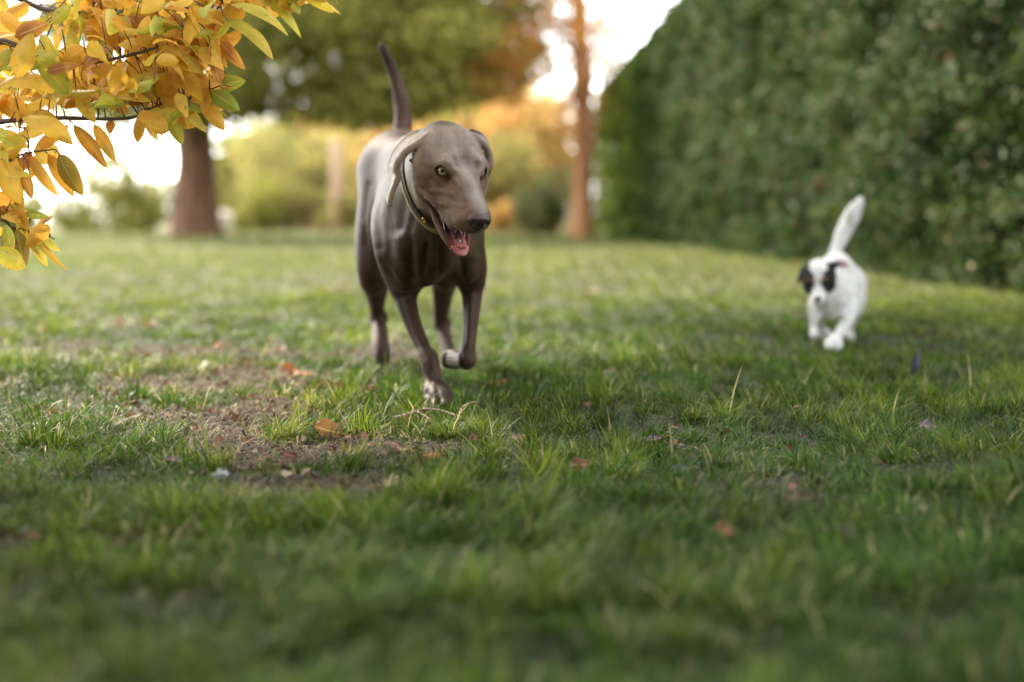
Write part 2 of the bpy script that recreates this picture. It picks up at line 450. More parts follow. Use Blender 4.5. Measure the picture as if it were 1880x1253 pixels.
def build_big_dog():
    B = P
    paw_g = ground_at(808, 746)
    root = empty('dog', (-0.2, 3.35, 0.0), 'large short-haired grey-brown dog trotting forward with open mouth, raised tail and olive collar', 'dog')
    f, l, u = rot_frame(28, 42, 0.5); E = B(850, 315, 2.86)
    def H(a, b, c): return E + a * f + b * l + c * u
    M = np.stack([f, l, u], 1)
    xs = axis(-.50, .06, -.265, -.035, .0023, .0045); ys = axis(2.66, 4.42, 2.70, 3.0, .0023, .005); zs = axis(-.03, 1.0, .34, .66, .0023, .0045)
    S = Field(xs, ys, zs)
    X = (1, 0, 0)
    # trunk
    S.chain([(B(786, 425, 3.24), .072), (B(778, 392, 3.42), .108), (B(764, 375, 3.62), .115), (B(746, 345, 3.85), .085), (B(738, 320, 4.02), .08)], .05, (X, .9))
    S.bone(B(785, 455, 3.32), B(778, 455, 3.62), .07, .062, .07)                                    # brisket
    S.chain([(B(784, 298, 3.33), .058), (B(768, 294, 3.5), .066), (B(750, 298, 3.75), .062), (B(735, 298, 4.02), .075)], .05)   # withers and back
    S.ell(B(736, 318, 4.03), (.118, .11, .11), None, .05)                                            # rump
    S.chain([(H(-.085, 0, -.03), .068), (B(800, 330, 3.1), .082), (B(782, 362, 3.28), .10)], .05)   # neck
    S.chain([(H(-.05, 0, -.085), .045), (B(806, 392, 3.1), .06), (B(795, 435, 3.22), .07)], .05)     # throat
    # tail
    S.chain([(B(736, 282, 4.12), .040), (B(737, 255, 4.13), .031), (B(741, 225, 4.14), .0265), (B(738, 190, 4.14), .023), (B(728, 150, 4.13), .0185),
             (B(716, 118, 4.12), .0145), (B(704, 93, 4.11), .011), (B(700, 84, 4.11), .009)], .02)
    # fore leg planted in front (its right), fore leg lifted (its left)
    S.chain([(B(752, 335, 3.42), .045), (B(735, 395, 3.36), .060), (B(735, 445, 3.30), .060), (B(739, 492, 3.33), .050), (B(742, 525, 3.38), .036)], .06)
    S.chain([(B(740, 522, 3.38), .033), (B(750, 570, 3.34), .0225), (B(769, 620, 3.30), .0175), (B(785, 652, 3.265), .0158), (B(790, 668, 3.25), .0152)], .012)
    S.chain([(B(781, 655, 3.27), .0110), (B(787, 690, 3.245), .0115), (B(793, 710, 3.225), .0125)], .02)
    S.chain([(B(792, 655, 3.265), .0110), (B(800, 690, 3.24), .0120), (B(806, 710, 3.22), .0135)], .02)
    S.bone(B(738, 520, 3.44), B(742, 540, 3.45), .026, .018, .03)                                   # elbow point
    S.chain([(B(840, 345, 3.42), .045), (B(843, 400, 3.34), .056), (B(845, 445, 3.30), .054), (B(860, 490, 3.33), .044), (B(865, 515, 3.38), .033)], .06)
    S.chain([(B(866, 508, 3.38), .031), (B(866, 560, 3.36), .0220), (B(863, 610, 3.33), .0170), (B(859, 645, 3.31), .0170), (B(857, 660, 3.30), .0175)], .012)
    S.bone(B(872, 505, 3.43), B(874, 525, 3.44), .024, .016, .03)
    S.chain([(B(857, 662, 3.30), .021), (B(845, 662, 3.345), .019), (B(833, 660, 3.39), .021)], .015)   # wrist folded, paw tucked back
    for k in range(4): S.chain([(B(838, 652 + k * 6, 3.385), .0105), (B(824, 650 + k * 6.5, 3.41), .011), (B(818, 653 + k * 5, 3.40), .009)], .007)
    # toes of the planted paw
    claws = []
    for k, (u0, v0, u1, v1, dy) in enumerate([(788, 706, 787, 735, .0), (795, 706, 799, 742, -.035), (804, 706, 815, 744, -.04), (810, 704, 829, 741, -.015)]):
        p1 = B(u0 * .45 + u1 * .55, v0 * .55 + v1 * .45, 3.205 + dy * .6); p2 = B(u1, v1 - 5, 3.195 + dy); p3 = B(u1 + (k - 1.5) * .9, v1, 3.178 + dy)
        S.chain([(B(u0, v0, 3.23), .0115), (p1, .0125), (p2, .0118), (p3, .0088)], .0045); claws.append((p3, p3 + (p3 - p2) * .9 + np.array([0, -.004, -.006])))
    for ua, ub in ((792, 793), (800, 807), (808, 822)): S.bone(B(ua, 716, 3.20), B(ub, 742, 3.145), .0022, .0034, .004, None, 'sub')
    S.bone(B(795, 722, 3.24), B(812, 722, 3.24), .012, .012, .012)
    # tendons and flat sides of the legs
    S.ell(B(791, 662, 3.25), (.010, .010, .011), None, .008)
    # hind leg trailing (its right) and the other one
    S.chain([(B(712, 330, 3.98), .085), (B(703, 385, 3.93), .082), (B(693, 440, 3.88), .072), (B(686, 485, 3.86), .056), (B(686, 512, 3.88), .046)], .05, (X, .85))
    S.chain([(B(688, 505, 3.92), .044), (B(691, 540, 4.0), .030), (B(692, 565, 4.08), .0225), (B(694, 583, 4.12), .023)], .03)
    S.bone(B(694, 575, 4.16), B(695, 590, 4.14), .016, .018, .02)
    S.chain([(B(695, 583, 4.12), .022), (B(698, 615, 4.06), .0235), (B(699, 640, 4.02), .026), (B(702, 656, 3.99), .021)], .02)
    for k in range(4): S.bone(B(694 + k * 4.5, 648, 4.01), B(698 + k * 3.2, 668 - abs(k - 1.5) * 2, 3.985), .0125, .009, .008)
    S.chain([(B(792, 340, 3.98), .085), (B(806, 400, 3.92), .078), (B(816, 450, 3.86), .062), (B(818, 495, 3.88), .048)], .05, (X, .85))
    S.chain([(B(818, 495, 3.89), .046), (B(813, 540, 4.0), .030), (B(810, 580, 4.1), .022), (B(811, 595, 4.13), .022)], .03)
    S.bone(B(811, 583, 4.17), B(812, 600, 4.15), .015, .017, .02)
    S.chain([(B(812, 595, 4.13), .021), (B(820, 635, 4.07), .020), (B(828, 668, 4.02), .022)], .02)
    for k in range(4): S.bone(B(824 + k * 6, 672, 4.0), B(826 + k * 8, 686, 3.96), .013, .010, .008)
    # muscle relief
    S.bone(B(756, 465, 3.22), B(748, 515, 3.3), .026, .02, .03)
    S.bone(B(805, 470, 3.2), B(790, 500, 3.25), .030, .024, .03); S.bone(B(842, 465, 3.23), B(856, 500, 3.28), .028, .02, .03)
    S.chain([(B(800, 430, 3.14), .016), (B(790, 478, 3.20), .020), (B(776, 508, 3.26), .018)], .028)            # keel of the breast
    # head
    S.ell(H(-.052, 0, -.019), (.078, .069, .0515), M, .02)
    S.ell(H(-.122, 0, -.022), (.028, .024, .022), M, .04)
    for s_ in (-1, 1):
        S.ell(H(-.012, s_ * .022, .008), (.026, .022, .014), M, .02)                                  # forehead halves
        S.ell(H(-.020, s_ * .034, .000), (.014, .018, .007), M, .022)                                # brows
        S.ell(H(-.045, s_ * .050, -.045), (.046, .023, .042), M, .02)                                 # cheeks
        S.bone(H(-.055, s_ * .066, -.028), H(-.004, s_ * .046, -.026), .011, .009, .018)              # cheek bone
        S.chain([(H(.008, s_ * .030, -.040), .026), (H(.050, s_ * .023, -.047), .0235), (H(.090, s_ * .018, -.047), .0215)], .014)
        S.chain([(H(.000, s_ * .044, -.060), .013), (H(.040, s_ * .035, -.070), .0115), (H(.080, s_ * .027, -.072), .0105)], .012)      # flews
        S.chain([(H(-.040, s_ * .048, -.080), .0175), (H(-.006, s_ * .037, -.096), .0090), (H(.040, s_ * .032, -.111), .0072), (H(.076, s_ * .021, -.120), .0072), (H(.098, s_ * .005, -.124), .0072)], .006)
        S.ell(H(-.040, s_ * .040, -.075), (.036, .018, .028), M, .015)
    S.bone(H(-.012, 0, -.008), H(.020, 0, -.020), .036, .034, .02)
    S.chain([(H(.018, 0, -.023), .034), (H(.060, 0, -.0250), .0310), (H(.100, 0, -.0265), .0285)], .014)
    S.ell(H(.103, 0, -.041), (.021, .031, .027), M, .012)
    S.bone(H(-.03, 0, -.115), H(.085, 0, -.129), .016, .007, .010, (u, .5))                             # skin under the jaw
    S.ell(H(-.045, 0, -.105), (.04, .04, .03), M, .03)
    R35 = np.array([[.88, 0, .47], [0, 1, 0], [-.47, 0, .88]]); S.ell(H(.010, 0, -.096), (.055, .027, .018), M @ R35, .006, 'sub')     # mouth cavity
    S.ell(H(.05, 0, -.110), (.045, .022, .020), M @ R35, .004, 'sub')
    for s_ in (-1, 1): S.ell(H(.030, s_ * .046, -.092), (.050, .016, .0125), M @ R35, .006, 'sub')
    S.bone(H(-.07, 0, .043), H(-.01, 0, .030), .004, .005, .022, None, 'sub')                         # furrow of the forehead
    S.ell(H(.004, 0, .020), (.020, .009, .007), M, .022, 'sub')                                       # stop
    for s_ in (-1, 1):
        S.ell(H(.020, s_ * .036, -.010), (.014, .007, .007), M, .022, 'sub')                         # hollow before the eye
        S.bone(H(-.01, s_ * .066, -.06), H(.03, s_ * .052, -.056), .0025, .003, .010, None, 'sub')
        S.bone(H(-.018, s_ * .062, -.070), H(.032, s_ * .0495, -.066), .0050, .0035, .006)             # lip fold
        S.bone(H(.012, s_ * .054, -.045), H(.046, s_ * .043, -.054), .0038, .0025, .008)
        S.bone(H(-.014, s_ * .036, .016), H(.004, s_ * .025, .018), .0035, .003, .014)
        S.ell(H(.004, s_ * .0215, .024), (.008, .006, .006), M, .014, 'sub')
    # eyes: lids and openings
    eyes = []
    for s_ in (-1, 1):
        c = H(-.0085, s_ * .0385, -.0055)
        d = (.62 * f + s_ * .62 * l + .28 * u); d /= np.linalg.norm(d)
        t = np.cross(u, d); t /= np.linalg.norm(t); n = np.cross(d, t)
        Me = np.stack([d, t, n], 1)
        S.ell(c, (.0172, .0168, .0150), Me, .007)
        S.ell(c + d * .0150 + n * .0008, (.013, .0116, .0100), Me, .0020, 'sub')
        eyes.append((c, d, t, n))
    # ears (folded flaps), built as rolls with thin leather between
    def ear(rim, back, rr, rb, y_r, y_b, k=.008, th=.0035):
        R = [B(a, b, y_r + c) for a, b, c in rim]; Q = [B(a, b, y_b + c) for a, b, c in back]
        S.chain([(p, r) for p, r in zip(R, rr)], k); S.chain([(p, r) for p, r in zip(Q, rb)], k)
        for i in range(len(R)):
            j = min(int(i * len(Q) / len(R)), len(Q) - 1)
            S.bone(R[i], Q[j], th, th, .004)
            if i + 1 < len(R):
                j2 = min(int((i + 1) * len(Q) / len(R)), len(Q) - 1); [S.bone(R[i] * (1 - q_) + R[i + 1] * q_, Q[j] * (1 - q_) + Q[j2] * q_, th, th, .004) for q_ in (.2, .4, .6, .8)]
    ear([(787, 252, -.02), (768, 263, -.03), (754, 272, -.035), (740, 285, -.035), (731, 298, -.035), (728, 311, -.03), (731, 324, -.03), (728, 335, -.03), (721, 352, -.03), (717, 366, -.03), (715, 377, -.03)],
        [(785, 247, .01), (764, 246, .02), (748, 255, .02), (735, 268, .02), (724, 283, .02), (718, 300, .02), (717, 316, .02), (719, 331, .01), (723, 338, .0), (716, 356, -.015), (711, 362, -.02), (713, 373, -.03)],
        [.007, .0072, .0075, .0075, .0072, .0070, .0062, .0058, .0052, .005, .003], [.008, .008, .0065, .006, .0055, .005, .005, .005, .005, .005, .005, .003], 2.915, 2.94)
    S.chain([(B(770, 272, 2.885), .0035), (B(768, 285, 2.88), .003), (B(762, 294, 2.885), .003), (B(753, 295, 2.90), .003)], .005)
    ear([(868, 250, -.01), (882, 260, -.01), (893, 271, -.01), (899, 283, -.01), (901, 297, -.01), (899, 309, -.01), (895, 322, .0), (892, 338, .0), (889, 352, .0), (886, 364, .0)],
        [(866, 244, .03), (879, 248, .035), (888, 256, .035), (892, 266, .035), (893, 280, .03), (893, 296, .03), (891, 312, .03), (889, 330, .02), (887, 345, .02), (885, 360, .01)],
        [.0075, .007, .0065, .006, .006, .0055, .005, .005, .005, .004], [.008, .007, .006, .005, .005, .005, .005, .005, .005, .004], 2.94, 2.94)
    V, F = S.mesh(2, 7, lambda V: np.clip((V[:, 1] - 3.05) * 20, 0, 1) * np.clip((V[:, 2] - .30) * 12, 0, 1))
    V = sculpt(V, F, [
        # wrinkles and hollows of the face: path, width (px), height (mm)
        ([(829, 289), (836, 293), (841, 302)], 5, -2.0), ([(803, 305), (815, 300), (828, 305)], 3, 1.0), ([(836, 320), (840, 328), (845, 336)], 4, -1.4), ([(792, 330), (800, 338), (808, 345)], 8, -3.4), ([(811, 360), (827, 367)], 5, -2.4),
        ([(845, 353), (850, 370)], 5, -2.0), ([(873, 310), (871, 330)], 7, -3.2), ([(782, 364), (795, 369), (811, 375)], 3.2, 3.0), ([(792, 351), (810, 351), (830, 355)], 4.5, 2.4),
        ([(811, 329), (825, 335), (838, 333)], 4, 1.8), ([(789, 300), (792, 303)], 6, 2.0), ([(849, 246), (853, 292)], 6, -1.4), ([(803, 301), (815, 295), (827, 299)], 4, 1.8), ([(836, 390), (842, 402)], 9, 2.0),
        ([(860, 320), (870, 345), (880, 372)], 7, 1.4), ([(770, 330), (778, 350)], 6, -2.0), ([(775, 300), (772, 322)], 8, 1.6), ([(820, 384), (845, 384)], 4, -1.2), ([(805, 344), (818, 342)], 4, -1.6),
        ([(864, 298), (876, 294), (886, 300)], 4, 1.6), ([(722, 300), (722, 325)], 3, -2.2), ([(745, 262), (733, 275), (724, 296)], 3, -2.0), ([(762, 340), (770, 356)], 5, 1.6), ([(826, 372), (838, 378), (852, 380)], 4, 1.2)], 2.7, 3.0)
    V = sculpt(V, F, [
        ([(700, 325), (692, 395), (699, 455)], 9, -4), ([(716, 345), (706, 400), (712, 450)], 11, 2.5), ([(745, 370), (735, 420)], 9, -5), ([(752, 462), (757, 512)], 7, -7), ([(848, 452), (850, 505)], 7, -7), ([(796, 440), (797, 478)], 7, 5),
        ([(820, 455), (822, 480)], 15, 6), ([(732, 440), (735, 470)], 13, 5), ([(784, 450), (776, 500)], 5, -5), ([(808, 452), (806, 498)], 5, -4), ([(768, 470), (770, 500)], 8, 4), ([(868, 430), (870, 470)], 10, 4),
        ([(742, 540), (768, 600), (796, 656)], 4.5, 3.2), ([(733, 548), (757, 615), (783, 672)], 4, -2.6), ([(866, 535), (861, 635)], 4.5, 2.6), ([(854, 560), (851, 628)], 4, -2.4), ([(872, 560), (868, 630)], 3, -1.5),
        ([(757, 535), (776, 590)], 4, -2.2), ([(796, 672), (800, 700)], 4, 1.6), ([(790, 680), (793, 702)], 3, -1.4), ([(803, 690), (810, 712)], 3, -1.4), ([(725, 500), (740, 520)], 6, 3), ([(760, 400), (750, 430), (756, 450)], 7, -4),
        ([(700, 480), (722, 505)], 5, -3), ([(864, 505), (850, 520)], 5, -3)], 3.0, 3.6)
    V = sculpt(V, F, [([(676, 340), (668, 400), (672, 450)], 7, -5), ([(690, 420), (684, 500)], 9, 5), ([(688, 545), (692, 575)], 3, -3), ([(700, 590), (704, 650)], 4, -2), ([(690, 595), (692, 650)], 3, 1.5), ([(806, 520), (804, 580)], 3, -3), ([(697, 644), (699, 668)], 1.9, -5), ([(704, 644), (703, 668)], 1.9, -5), ([(700, 585), (704, 592)], 4, 3)], 3.6, 4.3)
    V = sculpt(V, F, [([(818, 650), (838, 652)], 1.8, -4), ([(818, 657), (838, 659)], 1.8, -4), ([(818, 664), (836, 666)], 1.8, -4), ([(846, 652), (850, 670)], 3, -2.5)], 3.28, 3.5)
    # breast and shoulder relief is part of the field above; coat colour, with light on head and muzzle painted in
    base = np.array([.062, .033, .0165]); C = np.tile(base, (len(V), 1))
    q = V - E; lf, ll, lu = q @ f, q @ l, q @ u
    def mixc(C, m, c): m = np.clip(m, 0, 1)[:, None]; return C * (1 - m) + np.array(c) * m
    def near(p, r, soft): return np.clip((r + soft - np.linalg.norm(V - p, axis=1)) / soft, 0, 1)
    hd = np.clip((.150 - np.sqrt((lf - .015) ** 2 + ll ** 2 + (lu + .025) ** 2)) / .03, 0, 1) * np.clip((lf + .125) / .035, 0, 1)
    C = mixc(C, hd * .9, (.215, .128, .077)); C = mixc(C, hd * np.clip((lu + .01) / .035, 0, 1) * .75, (.34, .275, .225))  # head painted paler, its top most, for the sky light falling on it
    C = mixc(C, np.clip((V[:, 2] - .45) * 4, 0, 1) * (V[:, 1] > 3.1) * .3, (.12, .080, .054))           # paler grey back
    tl = np.clip((V[:, 2] - .64) / .04, 0, 1) * (V[:, 1] > 3.9); C = mixc(C, tl, (.15, .085, .062)); tip = np.clip((V[:, 2] - .80) / .08, 0, 1) * (V[:, 1] > 3.9)
    C = mixc(C, tip, (.045, .020, .014))
    C = mixc(C, np.clip((.24 - V[:, 2]) / .15, 0, 1) * .35, (.10, .06, .04))                          # paler lower legs
    C = mixc(C, np.clip((.09 - V[:, 2]) / .03, 0, 1) * .7, (.055, .034, .022))
    C = mixc(C, (lf > -.02) * np.clip((lu + .035) / .03, 0, 1) * np.clip((.022 - np.abs(ll)) / .02, 0, 1) * .85, (.36, .31, .27))   # highlight along the bridge, painted into the coat
    C = mixc(C, np.clip((lf - .05) / .03, 0, 1) * np.clip((-lu - .03) / .02, 0, 1) * (lf < .13) * (lu > -.09) * .55, (.17, .125, .095))   # greying lips
    earL = np.clip((P(778, 300, 2.9)[0] - V[:, 0]) / .022, 0, 1) * (V[:, 1] < 3.0) * (V[:, 2] > .448)
    earR = np.clip((V[:, 0] - P(876, 300, 2.94)[0]) / .018, 0, 1) * (V[:, 1] > 2.90) * (V[:, 1] < 3.03) * (V[:, 2] > .44)
    C = mixc(C, earL * .8, (.42, .31, .21)); C = mixc(C, earR * .6, (.36, .27, .19))
    # mouth
    jawline = -.095 - .31 * lf                                   # u of the jaw's top along f
    inside = (np.abs(ll) < .029 - .08 * np.clip(lf - .02, 0, 1)) & (lf > -.045) & (lf < .115) & (lu < -.050 - .1 * np.clip(lf, 0, 1)) & (lu > jawline - .020) & (S_normal_inner(S, V, H, lf, ll, lu))
    C = mixc(C, inside * 1.0, (.20, .045, .035)); C = mixc(C, (inside & (lf > .02) & (lu > -.09)) * .6, (.10, .03, .03))
    lip = (np.abs(lu - (jawline + .008)) < .007) & (lf > -.01) & (lf < .11) & (~inside); C = mixc(C, lip * .75, (.10, .045, .035))
    for (c, d, t, n) in eyes:
        e = V - c; r = np.sqrt(((e @ t) / .0125) ** 2 + ((e @ n) / .0102) ** 2); fr = (e @ d) > .004
        C = mixc(C, fr * np.clip(1.22 - r, 0, .2) / .2 * .92, (.035, .018, .014))
        C = mixc(C, fr * np.clip(1 - np.abs(r - 1.55) / .3, 0, 1) * .35, (.28, .13, .11))
    coat = fur_mat('short_grey_brown_coat', .35, .05, .48, 900, .60, .17)
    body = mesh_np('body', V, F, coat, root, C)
    def flow(p):
        q_ = p - E; hd = (np.linalg.norm(p - H(-.02, 0, -.03), axis=1) < .16)[:, None]
        tail_ = ((p[:, 2] > .70) & (p[:, 1] > 3.9))[:, None]; leg = (p[:, 2] < .33)[:, None]
        g = np.where(leg, [[0, .25, -1.]], np.where(tail_, [[-.2, 0, 1.]], [[-.1, .8, -.6]]))
        return np.where(hd, -f + u * .1, g)
    fur_strands('short_fur', V, F, C, coat, body, 130000, (.0035, .006), .00045, flow, .30, 3, skip=lambda p, c: c[:, 0] < .06)

    # nose
    nm, nt_, nb = new_mat('dog_nose_leather'); nb.inputs['Roughness'].default_value = .3; nb.inputs['Specular IOR Level'].default_value = .35
    vo = N(nt_, 'ShaderNodeTexVoronoi'); vo.inputs['Scale'].default_value = 650; nt_.links.new(coords(nt_), vo.inputs['Vector'])
    bp = N(nt_, 'ShaderNodeBump'); bp.inputs['Strength'].default_value = .5; bp.inputs['Distance'].default_value = .0008
    nt_.links.new(vo.outputs[0], bp.inputs['Height']); nt_.links.new(bp.outputs[0], nb.inputs['Normal'])
    at = N(nt_, 'ShaderNodeAttribute', attribute_name='Col'); nt_.links.new(at.outputs['Color'], nb.inputs['Base Color'])
    pr = [('ell', dict(c=H(.111, 0, -.0205), r=(.0200, .0245, .0165), M=M)), ('ell', dict(c=H(.119, 0, -.036), r=(.011, .0155, .014), M=M, k=.008))]
    for s_ in (-1, 1):
        pr += [('ell', dict(c=H(.119, s_ * .0135, -.0245), r=(.0110, .0110, .0105), M=M, k=.006)),
               ('ell', dict(c=H(.1325, s_ * .0130, -.0265), r=(.0105, .0060, .0056), M=M, k=.002, mode='sub')),
               ('bone', dict(a=H(.127, s_ * .0165, -.0275), b=H(.112, s_ * .024, -.031), ra=.0016, rb=.0012, k=.002, mode='sub'))]
    pr.append(('bone', dict(a=H(.130, 0, -.024), b=H(.126, 0, -.045), ra=.0011, rb=.001, k=.0015, mode='sub')))
    sdf_part('nose', pr, .0012, nm, root, iters=1, colorfn=lambda V: np.where((((V - E) @ u) + ((V - E) @ f - .12) * -.8 > -.019)[:, None], [.10, .062, .058], [.028, .016, .015]))
    # tongue, inner jaw and teeth
    tm, nt_, nb = new_mat('wet_tongue'); nb.inputs['Roughness'].default_value = .3
    at = N(nt_, 'ShaderNodeAttribute', attribute_name='Col'); nt_.links.new(mix_rgb(nt_, at.outputs['Color'], (.7, .65, .65, 1), noise_fac(nt_, 200, 3, coords(nt_)), 'MULTIPLY'), nb.inputs['Base Color'])
    nb.inputs['Subsurface Weight'].default_value = .15; nb.inputs['Subsurface Radius'].default_value = (.006, .002, .001)
    bp = N(nt_, 'ShaderNodeBump'); bp.inputs['Strength'].default_value = .3; bp.inputs['Distance'].default_value = .001
    nt_.links.new(noise_fac(nt_, 700, 2, coords(nt_)), bp.inputs['Height']); nt_.links.new(bp.outputs[0], nb.inputs['Normal'])
    T = [(-.03, -.100, .011), (.01, -.112, .013), (.045, -.119, .014), (.070, -.120, .0155), (.089, -.120, .0155), (.100, -.122, .0120)]
    pr = []
    for (a, b) in zip(T[:-1], T[1:]):
        pr.append(('bone', dict(a=H(a[0], 0, a[1]), b=H(b[0], 0, b[1]), ra=a[2], rb=b[2], k=.006, flat=(u * .95 + f * .3, .30))))
    pr.append(('bone', dict(a=H(.0, 0, -.098), b=H(.092, 0, -.125), ra=.003, rb=.0045, k=.010, mode='sub')))
    sdf_part('tongue', pr, .0014, tm, root, colorfn=lambda V: np.array([.10, .025, .035]) + (np.array([.42, .12, .11]) - np.array([.10, .025, .035])) * np.clip((((V - E) @ f) - .055) / .035, 0, 1)[:, None])
    th = plain_mat('tooth_enamel', (.40, .34, .24), (.3, .25, .17), 200, .5)
    for s_ in (-1, 1):
        for (ff, ll_, r, h, up) in [(.084, .0145, .0024, .009, 1), 
                                    (.085, .020, .0038, .015, -1), (.055, .0245, .003, .006, -1), (.038, .027, .004, .008, -1)]:
            z0 = (-.103 - .34 * ff) if up == 1 else -.071
            a = H(ff, s_ * ll_, z0 - up * .002); b = H(ff + .002, s_ * (ll_ + .0005), z0 + up * h)
            ta = Acc(); add_tube(ta, [a, a * .5 + b * .5, b], [r, r * .75, r * .12], 8); ta.build('tooth', th, root)
    claw_m = plain_mat('dark_claw', (.035, .025, .02), (.06, .045, .035), 100, .35)
    for a_, b_ in claws:
        ac = Acc(); add_tube(ac, [a_ - (b_ - a_) * .3, a_ * .5 + b_ * .5 + (0, 0, .001), b_], [.0040, .0032, .001], 8); ac.build('claw', claw_m, root)
    # eyes
    em, nt_, nb = new_mat('amber_eye'); nb.inputs['Roughness'].default_value = .04
    nb.inputs['Coat Weight'].default_value = 1.0
    at = N(nt_, 'ShaderNodeAttribute', attribute_name='Col'); nt_.links.new(at.outputs['Color'], nb.inputs['Base Color'])
    gazes = []
    for i, (c, d, t, n) in enumerate(eyes):
        tocam = (np.array([-.1, 0, .45]) - c); tocam /= np.linalg.norm(tocam)
        g = d * .42 + tocam * .58; g /= np.linalg.norm(g)
        ux, uy = np.linalg.qr(np.stack([g, [0, 0, 1], [1, 0, 0]], 1))[0][:, 1:].T
        nth, nph = 40, 40; VV = []; CC = []
        for a in range(nth + 1):
            th_ = math.pi * (a / nth) ** 1.5
            for b in range(nph):
                ph = 2 * math.pi * b / nph
                r = .0132 + (.0010 if th_ < .70 else .0010 * max(0, 1 - (th_ - .70) / .12))
                VV.append(c + r * (math.cos(th_) * g + math.sin(th_) * (math.cos(ph) * ux + math.sin(ph) * uy)))
                if th_ < .29: cc = (.004, .004, .004)
                elif th_ < .74:
                    k_ = .75 + .35 * math.sin(ph * 17 + 3 * math.sin(ph * 5)) * .5; cc = (.60 * k_, .41 * k_, .22 * k_) if th_ < .66 else (.10, .06, .03)
                else: cc = (.25, .16, .13)
                CC.append(cc)
        FF = [(a * nph + b, a * nph + (b + 1) % nph, (a + 1) * nph + (b + 1) % nph, (a + 1) * nph + b) for a in range(nth) for b in range(nph)]
        o = mesh_np('eye', np.array(VV), np.array(FF), em, root, np.array(CC))
    # collar
    webbing = plain_mat('olive_webbing', (.20, .135, .055), (.27, .19, .085), 260, .75, .6, bdist=.001)
    dark = plain_mat('black_collar_lining', (.012, .014, .018), (.02, .022, .028), 200, .55, .3, bdist=.001)
    brass = plain_mat('brass', (.7, .42, .10), (.5, .28, .06), 80, .28, metal=1.0)
    ca, cb = B(757, 318, 3.05), B(778, 400, 3.02); cc_ = B(862, 345, 3.13)
    nrm = np.cross(cb - ca, cc_ - ca); nrm /= np.linalg.norm(nrm); cen = B(806, 352, 3.08); cen = cen - nrm * np.dot(cen - ca, nrm)
    ex = ca - cen; ex /= np.linalg.norm(ex); ey = np.cross(nrm, ex)
    ang = np.linspace(0, 2 * math.pi, 97)[:-1]
    def surf(off):
        dirs = np.outer(np.cos(ang), ex) + np.outer(np.sin(ang), ey); base_ = cen + nrm * off; rr = np.full(len(ang), .2)
        for r in np.arange(.03, .16, .001):
            d_ = S.sample(base_ + dirs * r); rr = np.where((rr > .19) & (d_ > 0), r, rr)
        rr = np.minimum(rr, .115)
        for _ in range(3): rr = (np.roll(rr, 1) + rr + np.roll(rr, -1)) / 3
        return base_, dirs, rr
    sgn = 1 if nrm[1] > 0 else -1
    def band(name, w0, w1, thick, lift, mat):
        rows = []
        prof = [(w0, lift), (w0, lift + thick), ((w0 + w1) / 2, lift + thick * 1.15), (w1, lift + thick), (w1, lift)]
        for off, lf_ in prof:
            b_, d_, r_ = surf(off * sgn); rows.append(b_ + d_ * (r_ + lf_)[:, None])
        Vb = np.concatenate(rows); n_ = len(ang); m_ = len(prof)
        Fb = [(i * n_ + k, i * n_ + (k + 1) % n_, ((i + 1) % m_) * n_ + (k + 1) % n_, ((i + 1) % m_) * n_ + k) for i in range(m_) for k in range(n_)]
        return mesh_np(name, Vb, np.array(Fb), mat, root)
    collar = band('collar', -.004, .014, .004, .0005, webbing)
    lining = band('collar_lining', -.019, -.0045, .003, .0, dark)
    lining.parent = collar; lining.location = (0, 0, 0)
    fix_child(lining, collar)
    st = B(778, 402, 2.985)
    s_o = sdf_part('stud', [('ell', dict(c=st, r=(.0040, .0035, .0040))), ('ell', dict(c=st + np.array([.002, 0, -.007]), r=(.0034, .0022, .0034), k=.002))], .0012, brass, collar)
    return root

def fix_child(ch, par):
    """both meshes were written relative to the same root: keep the child where it is"""
    ch.location = -par.location

def S_normal_inner(S, V, H, lf, ll, lu):
    return np.ones(len(V), bool)
# ------------------------------------------------------------------ lawn
def dirt_mask(x, y):
    """1 where the turf is worn away"""
    x = np.asarray(x, float); y = np.asarray(y, float); m = 0
    for (u, v, rx, ry, s) in [(430, 700, .34, .55, 1.0), (600, 835, .30, .22, 1.1), (330, 650, .38, .42, .75), (720, 655, .42, .38, .65), (630, 900, .17, .16, 1.15),
                              (480, 770, .28, .3, 1.15), (200, 640, .35, .45, .5), (720, 780, .25, .16, .55)]:
        dy = math.cos(PITCH) * FPX + math.sin(PITCH) * (CY - v); dz = -math.sin(PITCH) * FPX + math.cos(PITCH) * (CY - v)
        Y = -CAM_H * dy / dz; Xc = (u - CX) * Y / dy
        m = np.maximum(m, s * np.exp(-(((x - Xc) / rx) ** 2 + ((y - Y) / ry) ** 2) ** 1.3))
    n = fbm(x * 7, y * 7, 11, 3)
    return np.clip((m - .33 + (n - .5) * 1.6) * 1.9, 0, 1)

